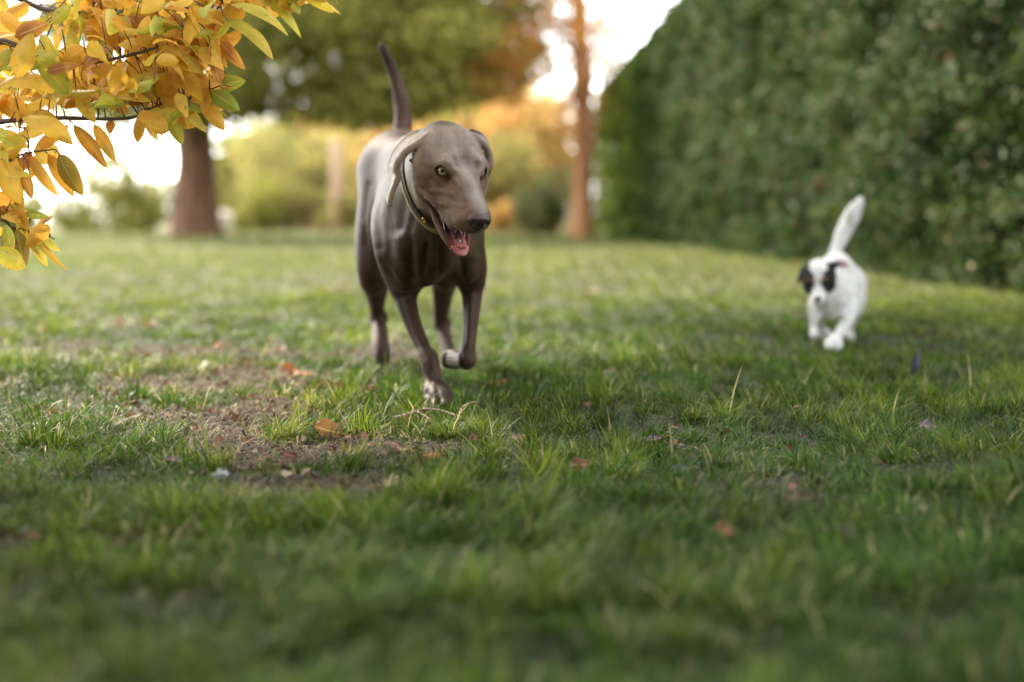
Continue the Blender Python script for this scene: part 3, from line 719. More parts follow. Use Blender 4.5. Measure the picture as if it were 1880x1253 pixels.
def build_ground():
    def sheet(xa, ya):
        X, Y = np.meshgrid(xa, ya, indexing='ij'); return X.ravel(), Y.ravel(), len(xa), len(ya)
    xa = np.unique(np.concatenate([np.linspace(-400, -12, 30), np.linspace(-12, -3, 50), np.linspace(-3, 3, 260), np.linspace(3, 12, 50), np.linspace(12, 400, 30)]))
    ya = np.unique(np.concatenate([np.linspace(-60, .4, 20), np.linspace(.4, 7, 280), np.linspace(7, 50, 120), np.linspace(50, 700, 40)]))
    X, Y, nx, ny = sheet(xa, ya); Z = gz(X, Y); d = dirt_mask(X, Y) * (Y > 1.2) * (Y < 7)
    i, j = np.meshgrid(np.arange(nx - 1), np.arange(ny - 1), indexing='ij'); i = i.ravel(); j = j.ravel()
    F = np.stack([i * ny + j, (i + 1) * ny + j, (i + 1) * ny + j + 1, i * ny + j + 1], 1)
    g = np.array([.026, .036, .008]); s = np.array([.045, .027, .016])
    n = fbm(X * .8, Y * .8, 5)[:, None]
    far = np.clip((Y - 6) / 12, 0, 1)[:, None]
    C = (g * (.7 + .6 * n)) * (1 - far) + np.array([.105, .110, .018]) * (.8 + .4 * n) * far
    C = C * (1 - d[:, None]) + s * d[:, None]
    m, nt_, b = new_mat('lawn_soil')
    a = N(nt_, 'ShaderNodeAttribute', attribute_name='Col'); vec = coords(nt_)
    c = mix_rgb(nt_, a.outputs['Color'], (.45, .42, .4, 1), noise_fac(nt_, 45, 6, vec, .4, .65), 'MULTIPLY')
    c = mix_rgb(nt_, c, (.30, .24, .17, 1), noise_fac(nt_, 160, 3, vec, .66, .74))
    nt_.links.new(c, b.inputs['Base Color']); b.inputs['Roughness'].default_value = .95
    bp = N(nt_, 'ShaderNodeBump'); bp.inputs['Strength'].default_value = .9; bp.inputs['Distance'].default_value = .012
    nt_.links.new(noise_fac(nt_, 60, 8, vec, .3, .7), bp.inputs['Height']); nt_.links.new(bp.outputs[0], b.inputs['Normal'])
    o = mesh_np('ground', np.stack([X, Y, Z], 1), F, m, None, C); tag(o, kind='structure')

def blades(n, y0, y1, hmin, hmax, wid, seed, nseg=3, margin=.35, spread=1.15, dens_pow=1.0, lie=0.0, colset=None, keep=None):
    """n grass blades spread over the ground seen between depths y0 and y1"""
    r = np.random.default_rng(seed)
    y = (r.random(n) * (y1 ** 2 - y0 ** 2) + y0 ** 2) ** .5 if y0 > 0 else r.random(n) * y1
    x = (r.random(n) * 2 - 1) * (y * .36 * spread + margin)
    # gather into tufts
    cs = .055 * (1 + y / 6); ci = np.floor(x / cs + r.normal(0, .25, n)); cj = np.floor(y / cs + r.normal(0, .25, n))
    hx = hash2(ci.astype(np.int64), cj.astype(np.int64), 3); hy = hash2(ci.astype(np.int64), cj.astype(np.int64), 4); hs = hash2(ci.astype(np.int64), cj.astype(np.int64), 5)
    tx, ty = (ci + .2 + .6 * hx) * cs, (cj + .2 + .6 * hy) * cs
    pull = .45 * (hs > .35)
    dx, dy = x - tx, y - ty
    x = x - dx * pull; y = y - dy * pull
    d = dirt_mask(x, y); patch = fbm(x * 2.2, y * 2.2, 21, 3); fine = fbm(x * 9, y * 9, 31, 2)
    k = (r.random(n) > d * .74) & (r.random(n) < np.clip(.45 + 2.2 * (fine - .28), .35, 1) + (y > 8)) & (y > .7)
    if keep is not None: k &= keep(x, y, r)
    x, y, dx, dy, hs, patch, fine, d = [q[k] for q in (x, y, dx, dy, hs, patch, fine, d)]; n = len(x)
    h = (hmin + (hmax - hmin) * r.random(n) ** 1.5) * (.30 + .55 * hs + 1.0 * (patch - .4) + .75 * fine * (y < 8) + .4 * (y >= 8)) * (1 - .55 * d); h = np.maximum(h, hmin * .5)
    az = np.arctan2(dy + r.normal(0, .02, n), dx + r.normal(0, .02, n)) + r.normal(0, 1.2, n)
    wind = fbm(x * 1.4, y * 1.4, 77, 2) * 12
    az = np.where(r.random(n) < .35, wind, az)
    lean = np.clip(r.gamma(2.0, .30, n) + lie, .05, 1.5); bend = r.random(n) ** .7 * 1.5 + .1
    w = wid * (.6 + .8 * r.random(n)) * np.where(y > 4, 1, 1)
    ts = np.linspace(0, 1, nseg + 1); P_ = []
    px = np.zeros(n); pz = np.zeros(n); prev = 0
    tw = az + r.normal(math.pi / 2, .5, n); sx, sy = np.cos(tw), np.sin(tw)
    cz = gz(x, y)
    for i, t in enumerate(ts):
        if i:
            ang = np.minimum(lean + bend * (t - .5 / nseg), 1.75); px = px + np.sin(ang) * h / nseg; pz = pz + np.cos(ang) * h / nseg
        wx = w * (1 - t ** 1.6) * .5 * (.75 + .5 * min(1, t * 3)) + 1e-5
        bx, by = x + np.cos(az) * px, y + np.sin(az) * px; bz = cz - .004 + np.maximum(pz, .002 * i)
        if i < nseg:
            P_.append(np.stack([bx - sx * wx, by - sy * wx, bz], 1)); P_.append(np.stack([bx + sx * wx, by + sy * wx, bz], 1))
        else: P_.append(np.stack([bx, by, bz], 1))
    k_ = len(P_); V = np.stack(P_, 1).reshape(-1, 3); base = (np.arange(n) * k_)[:, None]
    q = [base + np.array([[2 * i, 2 * i + 1, 2 * i + 3, 2 * i + 2]]) for i in range(nseg - 1)]
    tri = base + np.array([[2 * nseg - 2, 2 * nseg - 1, 2 * nseg]])
    idx = np.concatenate([np.concatenate(q, 1), tri], 1).ravel(); sizes = np.tile(np.array([4] * (nseg - 1) + [3]), n)
    # colours: several greens, some yellowing, some straw
    pal = np.array([[.034, .074, .007], [.062, .108, .009], [.018, .045, .006], [.108, .142, .013], [.17, .168, .027]]) if colset is None else np.array(colset)
    pick = np.clip((patch * 3.0 + hs * 1.3 + r.random(n) * 1.6 - .9), 0, len(pal) - 1.001); i0 = pick.astype(int); f = (pick - i0)[:, None]
    c = pal[i0] * (1 - f) + pal[np.minimum(i0 + 1, len(pal) - 1)] * f
    lf_ = np.clip((-x / (y * .36) - .2) * .8, 0, 1) * np.clip((3.2 - y) / 1.5, 0, 1) + np.clip((y - 3.8) / 5, 0, 1) * .65          # yellower turf to the left and farther out
    c = c * .92 * (1 - lf_[:, None] * .5) + np.array([.190, .180, .032]) * lf_[:, None] * .5
    straw = (r.random(n) < (.04 + .35 * d)); c[straw] = np.array([.30, .22, .11]) * (.7 + .5 * r.random((straw.sum(), 1)))
    c = c * (.45 + 1.1 * r.random((n, 1))) * (.45 + 1.3 * fine[:, None]) * 1.22 * np.array([.94, 1.06, 1.0])
    C = np.repeat(c, k_, 0)
    return V, idx, sizes, C

def build_grass():
    gm = leaf_mat('grass_blade', transl=.42, rough=.45, spec=.22)
    D = [blades(250000, .95, 2.2, .022, .060, .0030, 1, 4, margin=.95), blades(400000, 2.0, 4.2, .018, .052, .0024, 2, 4, margin=.95), blades(20000, 1.0, 4.5, .05, .10, .0028, 22, 4, margin=.95),
         blades(330000, 4.0, 8.0, .018, .048, .0042, 3, 3, margin=1.1), blades(190000, 7.6, 18.0, .02, .045, .010, 4, 2, margin=1.5), blades(90000, 17, 42.0, .02, .05, .028, 5, 2)]
    for k, d in enumerate([D[:3], D[3:]]):
        off = np.cumsum([0] + [len(q[0]) for q in d])[:-1]
        V = np.concatenate([q[0] for q in d]); F = np.concatenate([q[1] + o for q, o in zip(d, off)]); S_ = np.concatenate([q[2] for q in d]); C = np.concatenate([q[3] for q in d])
        if k == 0:   # pressed down under the planted paw
            pg = ground_at(808, 744); r = np.hypot(V[:, 0] - pg[0], V[:, 1] - pg[1] - .01); V[:, 2] -= np.clip((.055 - r) / .02, 0, 1) * np.maximum(V[:, 2] - gz(V[:, 0], V[:, 1]), 0) * .8
        o = mesh_np('grass', V, F, gm, None, C, smooth=True, sizes=S_); tag(o, 'short green lawn grass with yellowing and straw coloured blades', 'grass', None, 'stuff')

def build_litter():
    """dry thatch, straw bits and crumbs of leaf on the worn soil: uncountable"""
    r = np.random.default_rng(9); ac = Acc()
    n = 90000; y = r.random(n) * 5.5 + 1.3; x = (r.random(n) * 2 - 1) * (y * .4 + .3)
    d = dirt_mask(x, y); k = r.random(n) < (d * .9 + .10); x, y = x[k], y[k]; n = len(x)
    L = .006 + .026 * r.random(n) ** 2.2; az = r.random(n) * 6.283; w_ = .0006 + .0009 * r.random(n); z = gz(x, y) + .002 + .006 * r.random(n); tilt = r.normal(0, .3, n)
    c, s = np.cos(az), np.sin(az)
    a = np.stack([x - c * L, y - s * L, z - tilt * L], 1); b = np.stack([x + c * L, y + s * L, z + tilt * L], 1); mid = (a + b) / 2 + np.stack([-s * L * .2, c * L * .2, .2 * L], 1)
    side = np.stack([-s * w_, c * w_, np.zeros(n)], 1); up = np.array([0, 0, .0008])
    V = np.stack([a - side, a + side, mid - side + up, mid + side + up, b - side, b + side], 1).reshape(-1, 3)
    base = (np.arange(n) * 6)[:, None]; F = np.concatenate([base + [[0, 1, 3, 2]], base + [[2, 3, 5, 4]]]).reshape(-1, 4)
    pal = np.array([[.20, .145, .08], [.11, .07, .035], [.25, .19, .105], [.06, .038, .022], [.14, .085, .05]]); C = np.repeat(pal[r.integers(0, 5, n)] * (.35 + .6 * r.random((n, 1))), 6, 0)
    ac.add(V, F, C)
    n = 26000; y = r.random(n) * 5 + 1.5; x = (r.random(n) * 2 - 1) * (y * .4 + .3); d = dirt_mask(x, y); k = r.random(n) < d * .9; x, y = x[k], y[k]; n = len(x)
    sz = .0015 + .006 * r.random(n) ** 2.5; z = gz(x, y)
    dirs = np.array([[1, 0, 0], [0, 1, 0], [-1, 0, 0], [0, -1, 0], [0, 0, .7], [0, 0, -.6]])
    V = (np.stack([x, y, z], 1)[:, None, :] + dirs[None] * sz[:, None, None] * (.6 + .7 * r.random((n, 6, 1)))).reshape(-1, 3)
    T = np.array([[0, 1, 4], [1, 2, 4], [2, 3, 4], [3, 0, 4], [1, 0, 5], [2, 1, 5], [3, 2, 5], [0, 3, 5]])
    F = ((np.arange(n) * 6)[:, None, None] + T[None]).reshape(-1, 3)
    pal = np.array([[.08, .052, .037], [.12, .085, .06], [.05, .035, .025], [.15, .11, .085]]); C = np.repeat(pal[r.integers(0, 4, n)] * .65, 6, 0)
    ac.add(V, F, C)
    n = 9000; y = r.random(n) * 5 + 1.5; x = (r.random(n) * 2 - 1) * (y * .4 + .3); d = dirt_mask(x, y); k = r.random(n) < d * .8 + .05; x, y = x[k], y[k]; n = len(x)
    cen = np.stack([x, y, gz(x, y) + .006 + .008 * r.random(n)], 1); pal = np.array([[.20, .09, .045], [.12, .06, .035], [.28, .15, .07], [.22, .10, .075], [.08, .045, .03], [.30, .22, .14]])
    V, F, C = leaf_cloud(cen, .017, r, pal[r.integers(0, 6, n)] * (.6 + .6 * r.random((n, 1))), normals=np.tile([0, 0, 1.], (n, 1)), aspect=.8); ac.add(V, F, C)
    o = ac.build('leaf_litter', leaf_mat('dry_litter', .1, .85), smooth=False); tag(o, 'dry straw, thatch and soil crumbs on the worn patch of lawn', 'litter', None, 'stuff')
# ------------------------------------------------------------------ foliage made of many small leaf faces
def leaf_cloud(centres, size, r, colors, flat=None, aspect=.55, droop=0.0, normals=None, tilt=.8):
    """kite-shaped bent leaves at the given centres -> V, F, C"""
    n = len(centres); sz = size * (.6 + .8 * r.random(n))
    d = r.normal(0, 1, (n, 3)); d[:, 2] -= droop
    if normals is not None: d = d * tilt; nn = normals + r.normal(0, .55, (n, 3))
    else: nn = r.normal(0, 1, (n, 3)); nn[:, 2] += .6
    d /= np.linalg.norm(d, axis=1)[:, None]; s = np.cross(d, nn); s /= np.linalg.norm(s, axis=1)[:, None] + 1e-9; m = np.cross(s, d)
    L = sz[:, None]; a = centres - d * L * .5; b = centres + d * L * .5
    l = centres - s * L * aspect * .5 + m * L * .10 - d * L * .08; q = centres + s * L * aspect * .5 + m * L * .10 - d * L * .08
    V = np.stack([a, l, b, q], 1).reshape(-1, 3); base = (np.arange(n) * 4)[:, None]
    F = np.concatenate([base + [[0, 2, 1]], base + [[0, 3, 2]]])
    return V, F, np.repeat(colors, 4, 0)

def pal_pick(r, pal, n, jitter=.35):
    pal = np.array(pal); return pal[r.integers(0, len(pal), n)] * (1 - jitter / 2 + jitter * r.random((n, 1)))

def shell_pts(r, c, rad, n, inner=.55):
    d = r.normal(0, 1, (n, 3)); d /= np.linalg.norm(d, axis=1)[:, None]
    k = inner + (1 - inner) * r.random((n, 1)) ** .5
    return np.asarray(c) + d * np.asarray(rad) * k, d

def blob_tree(root_loc, name, label, blobs, leaf, pal, mat, bark, trunk_pts, trunk_r, seed, group=None, limbs=True, per_m2=26, droop=.3, cat='tree', aspect=.55):
    r = np.random.default_rng(seed)
    root = empty(name, root_loc, label, cat, group)
    R0 = np.array(root_loc, float); Vs = []; Fs = []; Cs = []; off = 0
    lim = Acc()
    for (c, rad) in blobs:
        c = np.array(c, float) + R0; rad = np.array(rad, float) if np.ndim(rad) else np.array([rad] * 3)
        area = 4 * math.pi * (rad.mean() ** 2); n = int(area * per_m2 * (.3 / leaf) ** 1.2)
        p, d = shell_pts(r, c, rad, n); colr = pal_pick(r, pal, n)
        colr = colr * (.8 + .4 * vnoise(c[0] * 3.1 + c[2], c[1] * 2.3, seed))
        V, F, C = leaf_cloud(p, leaf, r, colr, droop=droop, aspect=aspect); Vs.append(V); Fs.append(F + off); Cs.append(C); off += len(V)
        if limbs and len(trunk_pts):
            t0 = R0 + np.array(trunk_pts[min(len(trunk_pts) - 1, 1 + r.integers(0, max(1, len(trunk_pts) - 1)))])
            mid = (t0 + c) / 2 + r.normal(0, .15, 3) * np.linalg.norm(c - t0); rr = trunk_r[-1] * .55
            add_tube(lim, smooth_path([t0, mid, c], 4), np.linspace(rr, rr * .25, 9), 5)
    if trunk_pts:
        tp = smooth_path([R0 + np.array(p) for p in trunk_pts], 5); ta = Acc(); add_tube(ta, tp, np.interp(np.linspace(0, 1, len(tp)), np.linspace(0, 1, len(trunk_r)), trunk_r), 14, .12)
        ta.build('trunk', bark, root)
        if lim.n: lim.build('limbs', bark, root)
    mesh_np('crown', np.concatenate(Vs), np.concatenate(Fs), mat, root, np.concatenate(Cs), smooth=False)
    return root

def at(u, v, y):
    p = P(u, v, y); return p

def build_background():
    r = np.random.default_rng(31)
    bark_red = plain_mat('reddish_bark', (.25, .125, .07), (.085, .045, .03), 4, .9, .8, stretch=(3, 3, .6), bdist=.05)
    bark_or = plain_mat('orange_bark', (.50, .24, .10), (.28, .13, .055), 5, .9, .8, stretch=(3, 3, .6), bdist=.04)
    bark_pale = plain_mat('pale_bark', (.62, .42, .30), (.48, .32, .22), 5, .9, .5, stretch=(3, 3, .6), bdist=.03)
    lm = leaf_mat('tree_foliage', .5, .6, spec=.25); lo = leaf_mat('autumn_foliage', .7, .6, spec=.25); hm = leaf_mat('conifer_foliage', .45, .55, spec=.3)
    # the big spreading evergreen, 36 m away
    Y = 34.0; base = at(360, 432, Y); base[2] = 0; bl = []
    R = base
    for k in range(150):
        u = r.uniform(60, 925); v = r.uniform(-420, 205); yy = Y + r.uniform(-5.0, 2.5)
        if u > 640: v = r.uniform(-420, 205 - (u - 640) * .12)
        p = at(u, v, yy); s = r.uniform(.55, 1.15)
        bl.append((p - R, (s * 1.3, s * 1.2, s * .62)))
    for u, v in [(450, 195), (540, 200), (610, 190), (655, 215), (690, 205), (500, 150), (590, 140), (700, 150), (780, 150), (820, 165), (850, 120), (880, 100), (760, 90), (400, 190), (330, 200), (640, 90), (900, 55), (250, 190), (180, 170), (740, 190), (870, 30), (560, 60), (470, 80), (700, 60), (640, 30), (720, 95), (760, 40), (680, 10), (600, 10), (820, 60), (500, 30), (730, -20), (650, 130)]:
        s = r.uniform(.8, 1.05); bl.append((at(u, v - 10, Y - 3 + r.uniform(-1, 1)) - R, (s * 1.25, s * 1.2, s * .55)))
    blob_tree(tuple(base), 'evergreen_tree', 'large spreading olive-green evergreen with a thick reddish trunk beyond the lawn', bl, .17,
              [(.29, .29, .060), (.36, .34, .07), (.17, .18, .035), (.44, .40, .09), (.12, .14, .030)], hm, bark_red,
              [(0, 0, -.1), (0, 0, .5), (.02, 0, 1.6), (0, 0, 3.2), (.1, 0, 6), (.1, 0, 10)], [.78, .56, .46, .44, .36, .2], 5, per_m2=28, droop=.3, limbs=False)
    # the slender tree with orange bark and orange leaves
    base = at(1069, 431, 30.0); base[2] = 0; bl = []
    for u, v, s in [(1010, 60, .55), (960, 30, .7), (985, 120, .5), (1040, 20, .5), (1085, 60, .42), (1120, 110, .30), (935, 90, .6), (1060, 110, .38), (1120, 15, .45), (900, 130, .7),
                    (1010, -60, .9), (1100, -80, .8), (940, -60, .9), (1160, -60, .6), (1050, 150, .28), (975, 75, .5), (1095, 135, .25), (1050, 190, .3), (1090, 180, .22), (1040, 240, .25), (1110, 60, .3), (1150, 40, .3), (925, 170, .5), (1170, 20, .25), (1045, 60, .4), (1090, 100, .3)]:
        bl.append((at(u, v, 30 + r.uniform(-1.2, 1.2)) - base, (s, s, s * .8)))
    blob_tree(tuple(base), 'autumn_tree', 'slender tree with orange-brown trunk and orange leaves at the far end of the hedge', bl, .12,
              [(.70, .38, .11), (.60, .30, .08), (.78, .46, .14), (.50, .30, .08)], lo, bark_or,
              [(0, 0, -.1), (.0, 0, .8), (.02, 0, 2.2), (-.03, 0, 3.6), (-.1, 0, 5.2), (-.12, 0, 7)], [.27, .22, .2, .19, .16, .08], 6, per_m2=34, droop=.5)
    # orange and yellow trees farther back
    def bank(name, label, cu, vs, y, n, su, sv, sr, pal, mat, seed, trunk=True, leaf=.2, pm=12, group='trees beyond the lawn', tr=.16, bark=None, sparse=0):
        rr = np.random.default_rng(seed); b = at(cu, 425, y); b[2] = 0; bl = []
        for k in range(n):
            p = at(cu + rr.normal(0, su), rr.uniform(*vs), y + rr.uniform(-1.5, 1.5)); s = sr * rr.uniform(.7, 1.3); bl.append((p - b, (s, s, s * .85)))
        top = at(cu, vs[0], y)[2]
        return blob_tree(tuple(b), name, label, bl, leaf, pal, mat, bark or bark_red, [(0, 0, -.1), (.05, 0, top * .35), (0, 0, top * .8)] if trunk else [], [tr, tr * .8, tr * .4], seed, group, per_m2=pm)
    OR = [(.58, .34, .11), (.64, .42, .16), (.52, .27, .08), (.52, .40, .15)]; YE = [(.31, .28, .09), (.24, .24, .07), (.38, .31, .12), (.17, .19, .055)]; OL = [(.22, .24, .05), (.30, .29, .06), (.16, .19, .04), (.36, .33, .08)]
    bank('autumn_tree', 'bright orange autumn tree just right of the grey-brown dog\'s tail', 860, (170, 340), 46, 24, 50, 0, 1.0, OR, lo, 41, pm=7)
    bank('autumn_tree', 'golden orange autumn tree between the big evergreen and the slender orange tree', 960, (110, 350), 50, 30, 40, 0, 1.05, OR, lo, 42, pm=7)
    bank('autumn_tree', 'pale orange tree seen left of the slender orange-barked trunk', 1014, (200, 400), 47, 26, 26, 0, .85, OR + YE[:2], lo, 47, pm=10)
    bank('autumn_tree', 'low yellow tree standing left of the dark far bush', 925, (280, 400), 44, 18, 40, 0, .8, YE, lo, 43)
    bank('yellow_tree', 'yellow-green tree behind the grey-brown dog\'s shoulder', 560, (250, 370), 52, 20, 42, 0, 1.0, YE, lo, 44, pm=9)
    bank('yellow_tree', 'thin yellow-green sapling right of the thick reddish trunk', 487, (240, 400), 48, 16, 18, 0, .7, YE, lo, 45, pm=9, tr=.1)
    bank('yellow_tree', 'pale golden tree at the far edge behind the grey-brown dog\'s tail', 700, (225, 380), 56, 24, 45, 0, 1.15, [(.55, .38, .14), (.5, .42, .12), (.62, .36, .14)], lo, 46, pm=9)
    # the far wood behind everything
    rr = np.random.default_rng(88); Vs = []; Fs = []; Cs = []; off = 0
    for k in range(190):
        u = rr.uniform(395, 1010); y = rr.uniform(60, 70); top = 300 - 60 * vnoise(u / 70., 3.3, 4) - (60 if u > 780 else 45 if u > 540 else 0)
        p = at(u, rr.uniform(top, 425), y); s = rr.uniform(.9, 1.6); n = 260; q, d = shell_pts(rr, p, (s, s, s), n)
        pal = OL + YE if u < 560 else (YE + OR if u < 780 else OR + YE[:2])
        V, F, C = leaf_cloud(q, .34, rr, pal_pick(rr, pal, n)); Vs.append(V); Fs.append(F + off); Cs.append(C); off += len(V)
    o = mesh_np('distant_wood', np.concatenate(Vs), np.concatenate(Fs), lm, None, np.concatenate(Cs), smooth=False); tag(o, 'far-off wood of olive, yellow and orange foliage behind the garden', 'wood', None, 'stuff')
    # shrubs along the far edge
    def shrub(label, u, y, w_, h, pal, mat, seed, leaf=.14):
        rr = np.random.default_rng(seed); b = at(u, 425, y); b[2] = 0
        bl = [((rr.uniform(-w_, w_), rr.uniform(-.6, .6), rr.uniform(.15, .8) * h), (h * .42, h * .42, h * .38)) for _ in range(max(5, int(w_ / h * 9)))]
        return blob_tree(tuple(b), 'shrub', label, bl, leaf, pal, mat, bark_red, [(0, 0, -.05), (0, 0, .3), (0, 0, h * .6)], [.08, .07, .03], seed, 'shrubs along the far edge of the lawn', per_m2=44, cat='shrub', limbs=False)
    shrub('low grey-green shrub under the yellow leaves at the left edge', 185, 44, 1.5, 1.55, OL, lm, 51)
    shrub('taller olive shrub just left of the thick reddish trunk', 268, 42, 1.1, 1.95, OL, lm, 52)
    shrub('dull green shrub just right of the thick reddish trunk', 440, 44, 1.1, 1.5, OL, lm, 53)
    shrub('yellow-green shrub left of the pale post', 530, 46, 1.2, 1.4, YE, lm, 54)
    shrub('yellow-green shrub right of the pale post, behind the grey-brown dog', 690, 44, 1.4, 1.3, YE, lm, 55)
    shrub('golden low shrub behind the grey-brown dog\'s nose', 915, 42, .7, .85, OR, lo, 56)
    shrub('dark green bush at the foot of the slender orange tree', 1003, 36, .85, 1.55, [(.06, .085, .022), (.09, .11, .03), (.045, .06, .02)], hm, 57, .1)
    shrub('grey-green shrub at the far left beyond the low branch', 60, 46, 1.6, 1.2, OL, lm, 58)
    # pale post and a white globe standing in for a blurred glint
    pb = at(618, 425, 44); pb[2] = 0; ac = Acc(); add_tube(ac, [pb + (0, 0, -.1), pb + (0, 0, .05), pb + (.02, 0, 1.4), pb + (0, 0, 2.75), pb + (0, 0, 2.85)], [.2, .19, .17, .15, .05], 14, .05)
    o = ac.build('wooden_post', bark_pale); tag(o, 'pale peach wooden post standing among the shrubs beyond the lawn', 'post')
    gb = at(411, 405, 36); gb[2] = .36; root = empty('glint_globe', (gb[0], gb[1], 0), 'round white globe on a short stem, standing in for a bright glint beside the thick reddish trunk', 'white globe')
    wm = plain_mat('white_glass', (.85, .8, .7), rough=.12); sdf_part('globe', [('ell', dict(c=gb, r=(.25, .25, .25)))], .02, wm, root)
    ac = Acc(); add_tube(ac, [(gb[0], gb[1], -.05), (gb[0], gb[1], .03), (gb[0], gb[1], .06), (gb[0], gb[1], .24)], [.09, .08, .03, .03], 12); ac.build('stem', wm, root)

def build_unseen_trees():
    """unseen evergreens added to block light from behind and left of the camera"""
    r = np.random.default_rng(12); hm = bpy.data.materials['conifer_foliage']; bk = bpy.data.materials['reddish_bark']
    for k, (x, y) in enumerate([(-5.6, -2.4), (-2.6, -3.2), (.6, -3.4), (3.8, -3.0), (-7.6, 4.4)]):
        bl = [((r.uniform(-1, 1), r.uniform(-.6, .6), r.uniform(.5, 6.2)), (1.25, 1.1, .9)) for _ in range(22)]
        blob_tree((x, y, 0), 'evergreen_tree', ['first', 'second', 'third', 'fourth', 'fifth', 'sixth'][k] + ' dark evergreen added out of view to block light from behind and beside the viewer', bl, .30, [(.05, .07, .02), (.07, .09, .025), (.035, .05, .018)], hm, bk, [(0, 0, -.1), (0, 0, 2), (0, 0, 6)], [.16, .13, .06], 200 + k, 'unseen evergreens added to block light', limbs=False, per_m2=16)

